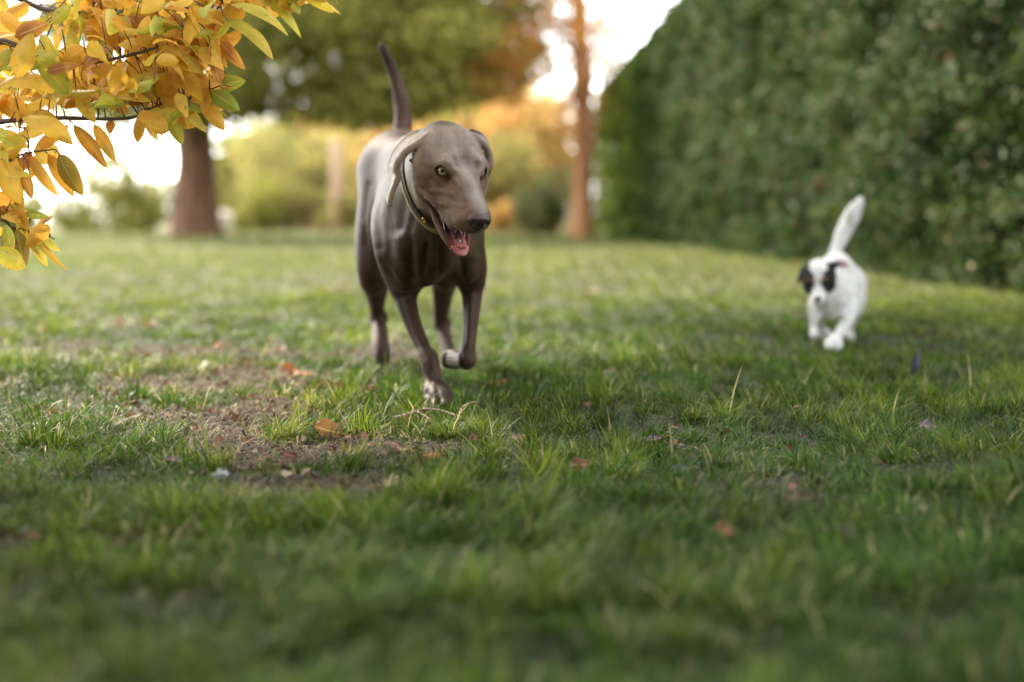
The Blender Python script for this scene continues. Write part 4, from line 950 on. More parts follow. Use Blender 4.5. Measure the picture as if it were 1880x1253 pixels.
def build_hedge():
    r = np.random.default_rng(77)
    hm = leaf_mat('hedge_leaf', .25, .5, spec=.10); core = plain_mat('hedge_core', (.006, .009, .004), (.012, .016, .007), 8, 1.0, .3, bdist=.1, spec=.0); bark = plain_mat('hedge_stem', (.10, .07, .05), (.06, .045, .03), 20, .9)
    def face_x(y): return 2.80 - (y - 7.7) * .0165
    def hedge(y0, y1, h, thick, label, n, name='hedge', x_off=0.0, hole=None, leaf=.06, seed=3):
        root = empty(name, (face_x((y0 + y1) / 2) + thick / 2, (y0 + y1) / 2, 0), label, 'hedge')
        def shape(y, t):                                      # t runs 0..1 up the face, over the shoulder and across the top
            side = np.minimum(t / .72, 1); top = np.clip((t - .72) / .28, 0, 1)
            z = h * (side - .0); xx = face_x(y) + x_off + top * thick
            rnd = .45; k = np.clip((z - (h - rnd)) / rnd, 0, 1)
            xx = xx + (1 - np.sqrt(np.maximum(1 - k ** 2, 0))) * rnd * (1 - top); 
            nx = -(1 - k); nz = np.where(top > 0, 1, k)
            bump = (fbm(y * .8, z * 1.5 + 9, 5, 3) - .5) * .6 + (fbm(y * 2.0, z * 4.2, 8, 2) - .5) * .62 + (z < .5) * 0
            return xx, z, nx, nz, bump
        # core sheet
        ny_, nt2 = int((y1 - y0) * 5), 40; ya = np.linspace(y0 + .1, y1 - .1, ny_); ta = np.linspace(0, 1, nt2); YY, TT = np.meshgrid(ya, ta, indexing='ij'); YY, TT = YY.ravel(), TT.ravel()
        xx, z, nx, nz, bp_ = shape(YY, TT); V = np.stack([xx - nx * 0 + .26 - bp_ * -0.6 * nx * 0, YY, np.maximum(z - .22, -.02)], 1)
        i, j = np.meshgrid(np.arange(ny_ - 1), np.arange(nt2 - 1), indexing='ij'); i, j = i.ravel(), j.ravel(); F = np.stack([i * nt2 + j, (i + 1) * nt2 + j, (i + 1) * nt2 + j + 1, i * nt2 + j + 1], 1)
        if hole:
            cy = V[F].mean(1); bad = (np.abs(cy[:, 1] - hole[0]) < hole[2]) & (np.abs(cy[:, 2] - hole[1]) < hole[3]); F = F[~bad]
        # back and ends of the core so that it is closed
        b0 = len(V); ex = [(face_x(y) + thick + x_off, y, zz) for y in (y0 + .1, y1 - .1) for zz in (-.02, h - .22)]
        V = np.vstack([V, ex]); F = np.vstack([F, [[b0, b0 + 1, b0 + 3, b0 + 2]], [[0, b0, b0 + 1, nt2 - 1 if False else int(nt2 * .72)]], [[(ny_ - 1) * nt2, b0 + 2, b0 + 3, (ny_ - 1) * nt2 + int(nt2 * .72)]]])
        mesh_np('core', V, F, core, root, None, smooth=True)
        # leaves: face + top, denser and smaller nearer the camera
        y = y0 + (y1 - y0) * r.random(n) ** 1.5; t = r.random(n) ** .9
        xx, z, nx, nz, bp_ = shape(y, t)
        m2 = n // 14; ye = np.where(r.random(m2) < .6, y0 + r.normal(.02, .08, m2), y1 + r.normal(-.02, .08, m2)); te = r.random(m2) * .72; xe, ze, _, _, _ = shape(ye, te)
        y = np.concatenate([y, ye]); z = np.concatenate([z, ze]); xx = np.concatenate([xx, xe + r.random(m2) * (thick - .1)]); nx = np.concatenate([nx, np.zeros(m2)]); nz = np.concatenate([nz, np.zeros(m2)]); bp_ = np.concatenate([bp_, np.zeros(m2)]); n = len(y)
        depth = r.random(n) ** 1.6 * .20; k = bp_ * .7 + .04 - depth + (r.random(n) < .05) * r.random(n) * .22
        c = np.stack([xx + nx * k + r.normal(0, .01, n), y + r.normal(0, .02, n), z + nz * k + r.normal(0, .015, n)], 1)
        c[:, 2] = np.maximum(c[:, 2], .01)
        keep = np.ones(n, bool)
        if hole: keep &= ~((np.abs(c[:, 1] - hole[0]) < hole[2]) & (np.abs(c[:, 2] - hole[1]) < hole[3]))
        # gaps
        keep &= ~((fbm(y * 2.6, z * 5.5, 61, 2) < .36) & (depth < .12))
        c, y, z, nx, nz = c[keep], y[keep], z[keep], nx[keep], nz[keep]; m = len(c)
        f1 = fbm(y * .8, z * 1.6, 91, 3)[:, None]; f2 = vnoise(y * 2.6, z * 6, 93)[:, None]
        a, b, e = np.array([.008, .028, .010]), np.array([.028, .056, .010]), np.array([.09, .125, .020])
        if leaf > .1: a, b, e = a * (1.8, 1.4, 1), b * (1.8, 1.4, 1), e * (1.5, 1.2, 1)  # far section's leaves brightened and yellowed to stand for lit foliage
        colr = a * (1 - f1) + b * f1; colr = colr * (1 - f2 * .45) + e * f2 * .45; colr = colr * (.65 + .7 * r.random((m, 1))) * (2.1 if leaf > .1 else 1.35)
        br = (r.random(m) < .03 + .16 * (vnoise(y * 2.5, z * 2.5, 99) > .82)); colr[br] = np.array([.22, .14, .07]) * (.6 + .8 * r.random((br.sum(), 1)))
        sz = leaf * (.75 + .5 * np.clip((y - 8) / 14, 0, 2.2))
        V, F, C = leaf_cloud(c, 1.0, r, colr, normals=np.stack([nx, nx * 0, nz + .35], 1) * 1.0, tilt=1.0, aspect=.6)
        cc = np.repeat(c, 4, 0); V = cc + (V - cc) * np.repeat(sz, 4)[:, None]
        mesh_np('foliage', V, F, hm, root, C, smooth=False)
        st = Acc()
        for k in range(int((y1 - y0) / 1.1)):
            yy = y0 + .4 + k * 1.1; x0 = face_x(yy) + thick * .45 + x_off
            add_tube(st, [(x0, yy, -.05), (x0 + r.normal(0, .03), yy, h * .4), (x0 + r.normal(0, .06), yy + r.normal(0, .08), h * .85)], [.05, .035, .015], 6)
        st.build('stems', bark, root)
        return root
    hedge(4.3, 27.0, 3.95, 1.5, 'tall dense dark green clipped hedge along the right side of the lawn', 330000)
    hedge(28.2, 37.0, 3.75, 1.3, 'far dark hedge section beyond the gap at the end of the tall hedge', 90000, x_off=-.05, leaf=.12, hole=(30.6, 2.72, .9, .33))
# ------------------------------------------------------------------ single leaves (branch and fallen)
def leaf_geo(base, tip, width, nrm, arch=.12, fold=.25, curl=0.0, twist=0.0, thin=True, ns=10, nc=7, shape=.85, wave=0.0, seed=0):
    base = np.asarray(base, float); tip = np.asarray(tip, float); ax = tip - base; L = np.linalg.norm(ax); ax = ax / L
    nrm = np.asarray(nrm, float); nrm = nrm - ax * (nrm @ ax); nrm /= np.linalg.norm(nrm) + 1e-9; sd_ = np.cross(ax, nrm)
    s = np.linspace(0, 1, ns + 1); c = np.linspace(-1, 1, nc); rr = np.random.default_rng(seed); ph = rr.random() * 6
    V = []; U = []
    for i, t in enumerate(s):
        w_ = width * .5 * (math.sin(math.pi * min(t ** shape, 1)) ** .75) * (1.0 if t < .9 else 1.0) + (.0004 if t < 1 else .0001)
        a = twist * t; n2 = nrm * math.cos(a) + sd_ * math.sin(a); s2 = sd_ * math.cos(a) - nrm * math.sin(a)
        mid = base + ax * L * t + nrm * arch * L * 4 * t * (1 - t) + nrm * (-curl * L * t * t)
        for q in c:
            z = -fold * (abs(q) ** 1.4) * w_ + wave * width * math.sin(t * 9 + ph + q * 1.2) * abs(q)
            V.append(mid + s2 * w_ * q - n2 * z * -1.0); U.append((t, q))
    F = [(i * nc + k, i * nc + k + 1, (i + 1) * nc + k + 1, (i + 1) * nc + k) for i in range(ns) for k in range(nc - 1)]
    return np.array(V), np.array(F), np.array(U)

def leaf_col(U, col_a, col_b, r):
    """edge and tip tinged with the second colour"""
    k = np.clip(np.abs(U[:, 1]) ** 2 * .6 + U[:, 0] ** 2 * .5 + r.normal(0, .06), 0, 1)[:, None] * .8
    return np.array(col_a) * (1 - k) + np.array(col_b) * k

YEL, ORG, GRN, BRN, OLV, LIM = (.92, .60, .080), (.80, .40, .050), (.32, .38, .045), (.36, .13, .035), (.30, .26, .04), (.60, .54, .055)
def build_branch():
    r = np.random.default_rng(17); Yd = 2.86
    bark = plain_mat('grey_brown_bark', (.16, .11, .085), (.09, .06, .05), 60, .85, .6, stretch=(1, 1, 1), bdist=.003)
    lm = leaf_mat('yellow_autumn_leaf', .5, .5, veins=True, spots=True, spec=.45)
    root = empty('autumn_tree', (-2.35, 3.25, 0), 'tree whose low boughs of large yellow and orange leaves hang into the upper left', 'tree')
    ta = Acc(); tp = smooth_path([(-2.35, 3.25, -.1), (-2.34, 3.25, .3), (-2.28, 3.22, .9), (-2.32, 3.18, 1.5), (-2.25, 3.2, 2.4), (-2.1, 3.25, 3.4)], 6)
    add_tube(ta, tp, np.linspace(.10, .035, len(tp)), 14, .08)
    ta.build('trunk', bark, root)
    # crown added out of view to shade the near lawn, trimmed clear of the boughs
    rr = np.random.default_rng(71); lim = Acc(); Vs = []; Fs = []; Cs = []; off = 0
    for k in range(90):
        c = np.array([0, rr.uniform(4.2, 8.6), rr.uniform(2.9, 4.4)]); c[0] = rr.uniform(.15 - .735 * (c[2] - .75), 1.6 - .4 * (c[2] - .75)); s = rr.uniform(.6, .95); q, d = shell_pts(rr, c, (s, s, s * .7), 330, .2)
        V, F, C = leaf_cloud(q, .10, rr, pal_pick(rr, [YEL, ORG, LIM, BRN], 330), droop=.5, aspect=.45); Vs.append(V); Fs.append(F + off); Cs.append(C); off += len(V)
        j = rr.integers(12, len(tp)); add_tube(lim, smooth_path([tp[j], (tp[j] + c) / 2 + (0, 0, .3), c], 4), np.linspace(.03, .006, 9), 5)
    mesh_np('crown', np.concatenate(Vs), np.concatenate(Fs), leaf_mat('shade_crown_leaf', .4, .5), root, np.concatenate(Cs), smooth=False); lim.build('limbs', bark, root)
    def px(pts, y): return [P(a, b, y + (c[0] if c else 0)) for a, b, *c in pts]
    boughs = [
        (Yd, [(-2.25, 3.2, 2.0)], [(-260, -200, .1), (-60, 60, .02), (8, 76), (60, 96), (100, 110), (160, 116), (223, 105), (279, 90), (319, 74), (347, 54), (395, 20), (425, -20)], .0045, 'bough'),
        (Yd + .03, [(-2.28, 3.2, 1.5)], [(-260, 260, .1), (-70, 235, .02), (20, 222), (104, 217), (180, 219), (239, 217), (263, 207), (295, 192), (340, 183), (385, 165)], .0042, 'bough'),
        (Yd - .04, [(-2.3, 3.2, 1.2)], [(-260, 420, .1), (-60, 330, .0), (0, 305), (44, 283), (96, 275)], .0036, 'bough'),
        (Yd - .02, [(-2.3, 3.2, 1.0)], [(-240, 470, .1), (-60, 405, .02), (0, 403), (24, 419), (52, 423), (84, 431), (100, 440)], .0036, 'bough'),
        (Yd + .22, [(-2.25, 3.2, 2.1)], [(-200, -160, .1), (40, 0, .1), (130, 20), (200, 28), (255, 42), (300, 44), (343, 36), (400, 50)], .0045, 'bough'),
        (Yd + .30, [(-2.25, 3.2, 1.8)], [(-200, 40, .1), (20, 130, .1), (130, 160), (230, 150), (300, 150), (360, 140)], .0045, 'bough'),
        (Yd + .12, [(-2.2, 3.2, 2.3)], [(-100, -260, .1), (150, -90, .1), (300, -60), (420, -25), (500, -15), (570, -10)], .005, 'bough'),
    ]
    tips = []; bo = []
    for y, st, pts, rad, nm in boughs:
        ac = Acc(); path = smooth_path([np.array(q) for q in st] + px(pts, y), 5)
        add_tube(ac, path, rad * (.38 + .9 * (1 - np.linspace(0, 1, len(path))) + 2.2 * (1 - np.linspace(0, 1, len(path))) ** 6), 8, .1); bo.append([ac, path, rad])
    A = [Acc() for _ in boughs]
    def leaf(i, u0, v0, u1, v1, w_px, ca, cb, dy=0.0, dip=0.0, arch=.10, fold=.3, curl=.05, nrm=None, shape=.85):
        y = boughs[i][0] + dy; b = P(u0, v0, y); t = P(u1, v1, y + dip); n = np.array([r.normal(0, .35), -1, r.normal(.25, .3)]) if nrm is None else np.array(nrm, float)
        V, F, U = leaf_geo(b, t, w_px * y / FPX, n, arch, fold, curl, r.normal(0, .35), wave=.03, seed=r.integers(1e9), shape=shape)
        A[i].add(V, F, leaf_col(U, ca, cb, r), U)
        pth = bo[i][1]; k = np.argmin(np.linalg.norm(pth - b, axis=1))
        if np.linalg.norm(pth[k] - b) < .22: add_tube(bo[i][0], [pth[k], (pth[k] + b) / 2 + (0, 0, .004), b, b + (t - b) * .1], [.0016, .0012, .001, .0006], 5)
    UP = (0.1, -.55, .85)
    E = [  # bough, base, tip, width, colours, options
        (0, 400, 30, 505, 106, 36, LIM, YEL, dict(arch=.16, nrm=UP)), (0, 420, 8, 531, 62, 34, LIM, YEL, dict(arch=.17, nrm=UP)), (6, 478, -8, 556, 68, 26, LIM, LIM, dict(arch=.13, nrm=UP)), (6, 555, -12, 613, 22, 22, LIM, YEL, dict(arch=.1)),
        (4, 365, 62, 418, 124, 22, BRN, ORG, {}), (4, 380, 52, 450, 128, 26, BRN, ORG, {}), (4, 325, 80, 385, 116, 26, ORG, ORG, {}), (0, 322, 78, 281, 110, 34, YEL, YEL, dict(shape=.7)),
        (1, 300, 185, 382, 242, 32, LIM, YEL, dict(arch=.14, nrm=UP)), (1, 330, 178, 372, 206, 24, GRN, LIM, {}), (1, 385, 162, 451, 148, 30, GRN, LIM, {}), (1, 385, 168, 440, 204, 32, GRN, GRN, {}), (1, 370, 178, 412, 240, 30, ORG, YEL, {}),
        (1, 290, 182, 283, 124, 24, GRN, LIM, {}), (1, 278, 188, 180, 183, 40, YEL, YEL, dict(arch=.22, nrm=(0, -.6, .8))), (1, 262, 210, 250, 263, 30, ORG, YEL, dict(shape=.8)), (1, 268, 226, 292, 260, 18, YEL, ORG, {}), (1, 203, 220, 200, 247, 22, ORG, ORG, {}),
        (1, 312, 215, 335, 266, 24, LIM, GRN, {}), (1, 172, 228, 213, 299, 24, ORG, YEL, {}), (1, 135, 230, 195, 307, 26, ORG, BRN, {}), (0, 140, 168, 175, 226, 26, YEL, LIM, {}),
        (2, 88, 283, 136, 362, 28, ORG, YEL, {}), (2, 108, 282, 150, 360, 40, OLV, ORG, dict(shape=.9)), (2, 53, 286, 106, 361, 22, ORG, YEL, {}), (2, 0, 292, 38, 376, 44, YEL, ORG, {}), (2, -10, 262, 45, 320, 36, YEL, YEL, {}),
        (2, 40, 216, 136, 263, 40, YEL, YEL, dict(arch=.14, nrm=UP)), (2, -5, 244, 52, 272, 30, YEL, YEL, {}), (2, 44, 316, 58, 365, 20, ORG, BRN, {}), (0, -10, 160, 117, 171, 40, YEL, YEL, dict(arch=.20, nrm=(0, -.55, .85))), (1, -5, 172, 44, 223, 36, ORG, YEL, {}),
        (1, 45, 214, 105, 217, 34, YEL, YEL, dict(arch=.15, nrm=UP)), (0, 135, 152, 90, 178, 44, LIM, YEL, dict(shape=.75)), (0, 158, 88, 94, 128, 40, ORG, YEL, dict(shape=.8)), (0, -12, 70, 80, 98, 32, YEL, YEL, dict(arch=.16, nrm=UP)), (0, -8, 84, 40, 118, 36, YEL, LIM, {}),
        (0, 175, 85, 210, 132, 26, LIM, YEL, {}), (4, 205, 38, 193, 92, 28, YEL, YEL, {}), (0, 263, 88, 272, 28, 30, YEL, YEL, {}), (4, 160, -6, 166, 76, 26, YEL, LIM, {}), (0, 60, 120, 32, 66, 26, YEL, ORG, {}), (0, 96, 44, 130, 8, 26, LIM, GRN, {}),
        (0, 40, 60, -6, 20, 28, ORG, YEL, {}), (4, 285, 30, 270, -14, 26, YEL, YEL, {}), (0, 345, 10, 362, -14, 22, LIM, YEL, {}), (0, 400, 20, 368, 35, 26, YEL, LIM, {}), (5, 352, 150, 345, 96, 26, ORG, YEL, {}), (5, 300, 150, 335, 192, 28, ORG, BRN, {}),
        (3, 24, 419, -2, 478, 34, OLV, GRN, {}), (3, 32, 424, 46, 490, 30, OLV, BRN, {}), (3, 52, 424, 86, 490, 20, OLV, YEL, {}), (3, 60, 426, 121, 498, 14, OLV, ORG, {}), (3, 10, 412, 20, 468, 22, GRN, YEL, {}), (3, 70, 430, 110, 462, 14, GRN, YEL, {}), (3, 45, 392, 88, 398, 16, GRN, OLV, {}), (3, 0, 380, 30, 405, 24, BRN, ORG, {}), (3, 22, 365, 46, 415, 26, OLV, LIM, {}), (3, -6, 350, 22, 400, 30, ORG, BRN, {}),
    ]
    for i, u0, v0, u1, v1, w_, ca, cb, kw in E:
        k = dict(dy=r.normal(0, .02)); k.update(kw); leaf(i, u0, v0, u1, v1, w_, ca, cb, **k)
    # the rest of the leaves, in sprays along every bough (also above and left of the picture)
    dens = [46, 46, 14, 8, 60, 90, 60]
    for i, nl in enumerate(dens):
        path = bo[i][1]; m = len(path)
        for _ in range(int(nl * 2.6)):
            q = path[int(m * (.22 + .76 * r.random() ** .8))] + r.normal(0, 1, 3) * np.array([.045, .05, .035])
            ang = r.uniform(0, 2 * math.pi); L = r.uniform(.04, .10)
            d = np.array([math.cos(ang) * .8 + .35, r.normal(0, .45), math.sin(ang) * .6 - .45]); d /= np.linalg.norm(d)
            t = q + d * L
            # keep the white gap below the leaves free
            uv = project(t)
            if (uv[1] > 205 + 40 * (uv[0] > 300) and uv[0] > 60 and uv[1] < 420) or (uv[0] > 425 and uv[1] > 15) or uv[1] > 500 or (uv[0] > 95 and uv[1] > 400): continue
            if i == 3 and uv[0] > 60: continue
            nn = np.array([r.normal(0, .6), -.7 + r.normal(0, .4), .5 + r.normal(0, .4)])
            V, F, U = leaf_geo(q, t, L * r.uniform(.30, .58), nn, r.uniform(-.05, .26), r.uniform(-.1, .6), r.uniform(0, .3), r.normal(0, .8), wave=.06, seed=r.integers(1e9), ns=8, nc=5, shape=r.uniform(.62, 1.05))
            ca, cb = [(YEL, ORG), (ORG, YEL), (YEL, YEL), (LIM, YEL), (ORG, YEL), (YEL, YEL), (LIM, GRN), (BRN, ORG)][r.integers(0, 8)]
            A[i].add(V, F, leaf_col(U, ca, cb, r), U)
            k = np.argmin(np.linalg.norm(path - q, axis=1)); add_tube(bo[i][0], [path[k], (path[k] + q) / 2 + (0, 0, .006), q], [.0018, .0013, .001], 4)
    for (ac, path, rad), a in zip(bo, A):
        b = ac.build('bough', bark, root)
        if a.n:
            f_ = a.build('foliage', lm, root); f_.parent = b; f_.location = (0, 0, 0) if True else None
    return root

def project(p):
    d = np.asarray(p, float) - np.array([0, 0, CAM_H]); f = np.array([0, math.cos(PITCH), -math.sin(PITCH)]); u = np.array([0, math.sin(PITCH), math.cos(PITCH)])
    z = d @ f; return CX + d[0] / z * FPX, CY - (d @ u) / z * FPX

def build_fallen():
    lm = leaf_mat('fallen_leaf', .22, .55, veins=True, spots=True, spec=.35); r = np.random.default_rng(5)
    TAN, ORA, RED, DRK, PAL, CRI, PUR, BLU, OCH = (.30, .19, .11), (.32, .095, .025), (.17, .05, .025), (.02, .012, .01), (.36, .30, .20), (.12, .014, .022), (.11, .055, .08), (.07, .085, .12), (.33, .2, .05)
    L = [  # u, v, length px, width px, rise 0..1, colours, label
        (228, 602, 34, 26, .7, TAN, PAL, 'pale tan fallen leaf standing up in the grass, the largest on the far left'),
        (275, 600, 20, 14, .6, TAN, ORA, 'small tan fallen leaf just right of the large pale tan one'),
        (88, 608, 36, 14, .3, ORA, RED, 'orange-brown fallen leaf in the grass at the far left'),
        (300, 677, 44, 15, .3, ORA, TAN, 'orange leaf lying on the worn turf below the large pale tan leaf'),
        (274, 663, 22, 15, .5, RED, RED, 'small red-brown leaf touching the grass above the orange leaf'),
        (550, 688, 54, 22, .55, ORA, (.40, .13, .03), 'bright orange curled leaf on the bare soil, the largest left of the paws'),
        (613, 715, 56, 16, .35, ORA, RED, 'flat orange-brown leaf between the bright curled leaf and the planted paw'),
        (605, 803, 46, 26, .75, (.34, .15, .04), TAN, 'tan-orange leaf in sharp focus leaning on a grass tuft'),
        (762, 700, 34, 15, .3, (.34, .13, .08), ORA, 'pinkish orange leaf just behind the planted paw'),
        (912, 710, 30, 12, .4, ORA, RED, 'small orange leaf in the grass right of the planted paw'),
        (629, 533, 30, 20, .6, PAL, TAN, 'pale cream leaf out of focus left of the dog\'s thigh'),
        (1094, 535, 30, 14, .4, PAL, TAN, 'pale leaf on the mid lawn right of the large dog'),
        (1718, 616, 46, 14, .4, ORA, TAN, 'orange leaf on the lawn right of the small white dog'),
        (1352, 657, 34, 11, .3, DRK, DRK, 'dark shrivelled leaf in the grass left of the small white dog'),
        (716, 904, 22, 16, .6, (.36, .30, .13), PAL, 'rounded pale yellow leaf in the foreground grass'),
        (526, 886, 18, 11, .5, PAL, PAL, 'tiny pale petal right of the white fluff'),
        (1062, 870, 32, 18, .6, CRI, RED, 'crimson leaf standing in the grass near the middle'),
        (1474, 932, 34, 22, .6, (.18, .11, .10), PUR, 'greyish pink leaf in the foreground grass at the right'),
        (1330, 996, 30, 24, .6, (.24, .06, .03), RED, 'dark red leaf in the blurred foreground grass'),
        (1546, 998, 62, 34, .35, DRK, (.07, .03, .02), 'large almost black leaf in the blurred foreground at the right'),
        (1245, 874, 38, 12, .4, BLU, DRK, 'slate-blue leaf edge lying in the grass right of the crimson leaf'),
        (1704, 795, 26, 16, .5, (.20, .15, .20), PUR, 'pale lilac leaf in the grass at the right'),
        (792, 850, 28, 14, .5, ORA, RED, 'small orange-brown leaf in front of the twig'),
        (534, 851, 22, 12, .6, CRI, PUR, 'small crimson petal on the bare soil'),
        (686, 940, 44, 18, .4, DRK, (.06, .04, .03), 'dark leaf in the foreground below the pale yellow leaf'),
        (95, 878, 60, 14, .25, DRK, (.05, .035, .02), 'long dark shrivelled leaf at the lower left'),
        (318, 858, 28, 14, .5, PUR, (.13, .05, .10), 'small purple leaf in the grass left of the bare soil'),
        (510, 648, 26, 14, .5, TAN, PAL, 'pale tan leaf on the turf above the bright orange curled leaf'),
        (142, 598, 26, 12, .6, DRK, DRK, 'blackish leaf standing beside the large pale tan leaf'),
        (745, 829, 46, 18, .25, (.26, .15, .12), RED, 'flat brown leaf on the soil under the tuft'),
        (28, 664, 36, 10, .3, (.15, .19, .28), (.1, .13, .2), 'bluish leaf scrap in the grass at the left edge'),
        (375, 680, 26, 18, .7, (.38, .38, .42), PAL, 'whitish leaf scrap standing on the worn turf'),
        (460, 668, 30, 12, .3, RED, DRK, 'dull red leaf between the whitish scrap and the bright orange leaf'),
        (405, 640, 24, 12, .4, (.24, .11, .07), ORA, 'small rusty leaf behind the whitish scrap'),
        (680, 722, 26, 12, .4, RED, ORA, 'small rusty leaf touching the flat orange-brown leaf'),
        (1180, 812, 60, 12, .15, (.17, .12, .14), PUR, 'long greyish pink dry leaf lying flat right of the twig'),
        (955, 815, 26, 12, .4, TAN, RED, 'small dry brown leaf in the grass right of the twig'),
        (880, 762, 24, 11, .3, DRK, DRK, 'small black leaf at the right end of the twig'),
    ]
    for u, v, lp, wp, rise, ca, cb, lab in L:
        c = ground_at(u, v + 3); y = c[1]; Ln = lp * y / FPX * 1.25; W_ = wp * y / FPX * 1.5
        c[2] += .012 + rise * .012
        az = r.uniform(-.5, .5) + (math.pi if r.random() < .5 else 0); ax = np.array([math.cos(az), math.sin(az) * .6, rise * r.uniform(-.4, .5)]); ax /= np.linalg.norm(ax)
        n = np.array([r.normal(0, .2), -rise, 1 - rise * .4 + .1])
        V, F, U = leaf_geo(c - ax * Ln / 2, c + ax * Ln / 2, W_, n, -r.uniform(.02, .14), r.uniform(-.5, .35), r.uniform(0, .2), r.normal(0, .9), wave=.16, seed=r.integers(1e9), ns=14, nc=9, shape=.8)
        V[:, 2] += np.maximum(gz(V[:, 0], V[:, 1]) + .004 - V[:, 2], 0)
        C = leaf_col(U, ca, cb, r); ac = Acc(); ac.add(V, F, C, U)
        add_tube(ac, [c - ax * Ln / 2, c - ax * Ln * .62 + (0, 0, .004), c - ax * Ln * .75], [.0009, .0007, .0006], 5, color=np.array(ca) * .7)
        cen = V.mean(0)
        o = mesh_np('fallen_leaf', np.concatenate(ac.V) - cen, np.concatenate(ac.F), lm, None, np.concatenate(ac.C), np.concatenate(ac.U), True, np.concatenate(ac.S)); o.location = cen
        tag(o, lab, 'leaf', 'fallen leaves on the lawn')
    # forked twig by the paw
    bark = plain_mat('pale_twig_bark', (.34, .25, .19), (.22, .15, .11), 90, .8, .5, bdist=.002)
    g = lambda a, b, h: ground_at(a, b) + np.array([0, 0, h])
    ac = Acc()
    add_tube(ac, smooth_path([g(722, 779, .012), g(745, 774, .014), g(775, 768, .018), g(800, 770, .02), g(828, 774, .016), g(846, 779, .012)], 4), np.linspace(.0032, .0024, 21), 7, .3)
    add_tube(ac, smooth_path([g(775, 768, .018), g(783, 762, .03), g(790, 757, .034), g(797, 764, .02)], 4), np.linspace(.0026, .001, 13), 6, .2)
    add_tube(ac, smooth_path([g(765, 770, .016), g(780, 776, .014), g(795, 782, .008)], 4), np.linspace(.0024, .0012, 9), 6, .2)
    add_tube(ac, smooth_path([g(840, 777, .012), g(850, 768, .024), g(866, 764, .03), g(880, 765, .03)], 4), np.linspace(.0028, .0012, 13), 6, .2)
    o = ac.build('twig', bark); tag(o, 'pale forked twig lying in front of the planted paw', 'twig')
    # dark feather upright in the grass
    b = ground_at(1676, 697); Y = b[1]; t = P(1686, 640, Y); V, F, U = leaf_geo(b, t, 15 * Y / FPX, (-.4, -1, 0), .06, .35, .02, .3, ns=18, nc=7, shape=.95, seed=3)
    fm = plain_mat('black_feather', (.02, .028, .035), (.045, .06, .075), 120, .4, .5, stretch=(1, 1, 4), bdist=.001); ac = Acc(); ac.add(V, F, (1, 1, 1), U); add_tube(ac, [b - (0, 0, .01), b + (t - b) * .5 + (0, -.004, 0), t], [.0012, .001, .0004], 6, color=(1, 1, 1))
    o = ac.build('feather', fm); tag(o, 'slim black feather standing upright in the grass right of the small dog', 'feather')
    # tuft of white fluff
    c = ground_at(405, 888); y = c[1]; s_ = y / FPX; rr = np.random.default_rng(2); ac = Acc()
    for k in range(160):
        d = rr.normal(0, 1, 3); d[2] = abs(d[2]) * .7; d /= np.linalg.norm(d); p0 = c + (rr.normal(0, 4 * s_), rr.normal(0, 4 * s_), .012); p2 = p0 + d * rr.uniform(6, 16) * s_; p1 = (p0 + p2) / 2 + rr.normal(0, 2.5 * s_, 3)
        add_tube(ac, [p0, p1, p2], [.0009, .0008, .0004], 4)
    o = ac.build('feather_down', plain_mat('white_down', (.5, .5, .48), (.42, .42, .42), 90, .8)); tag(o, 'small white tuft of down on the grass at the lower left', 'feather')
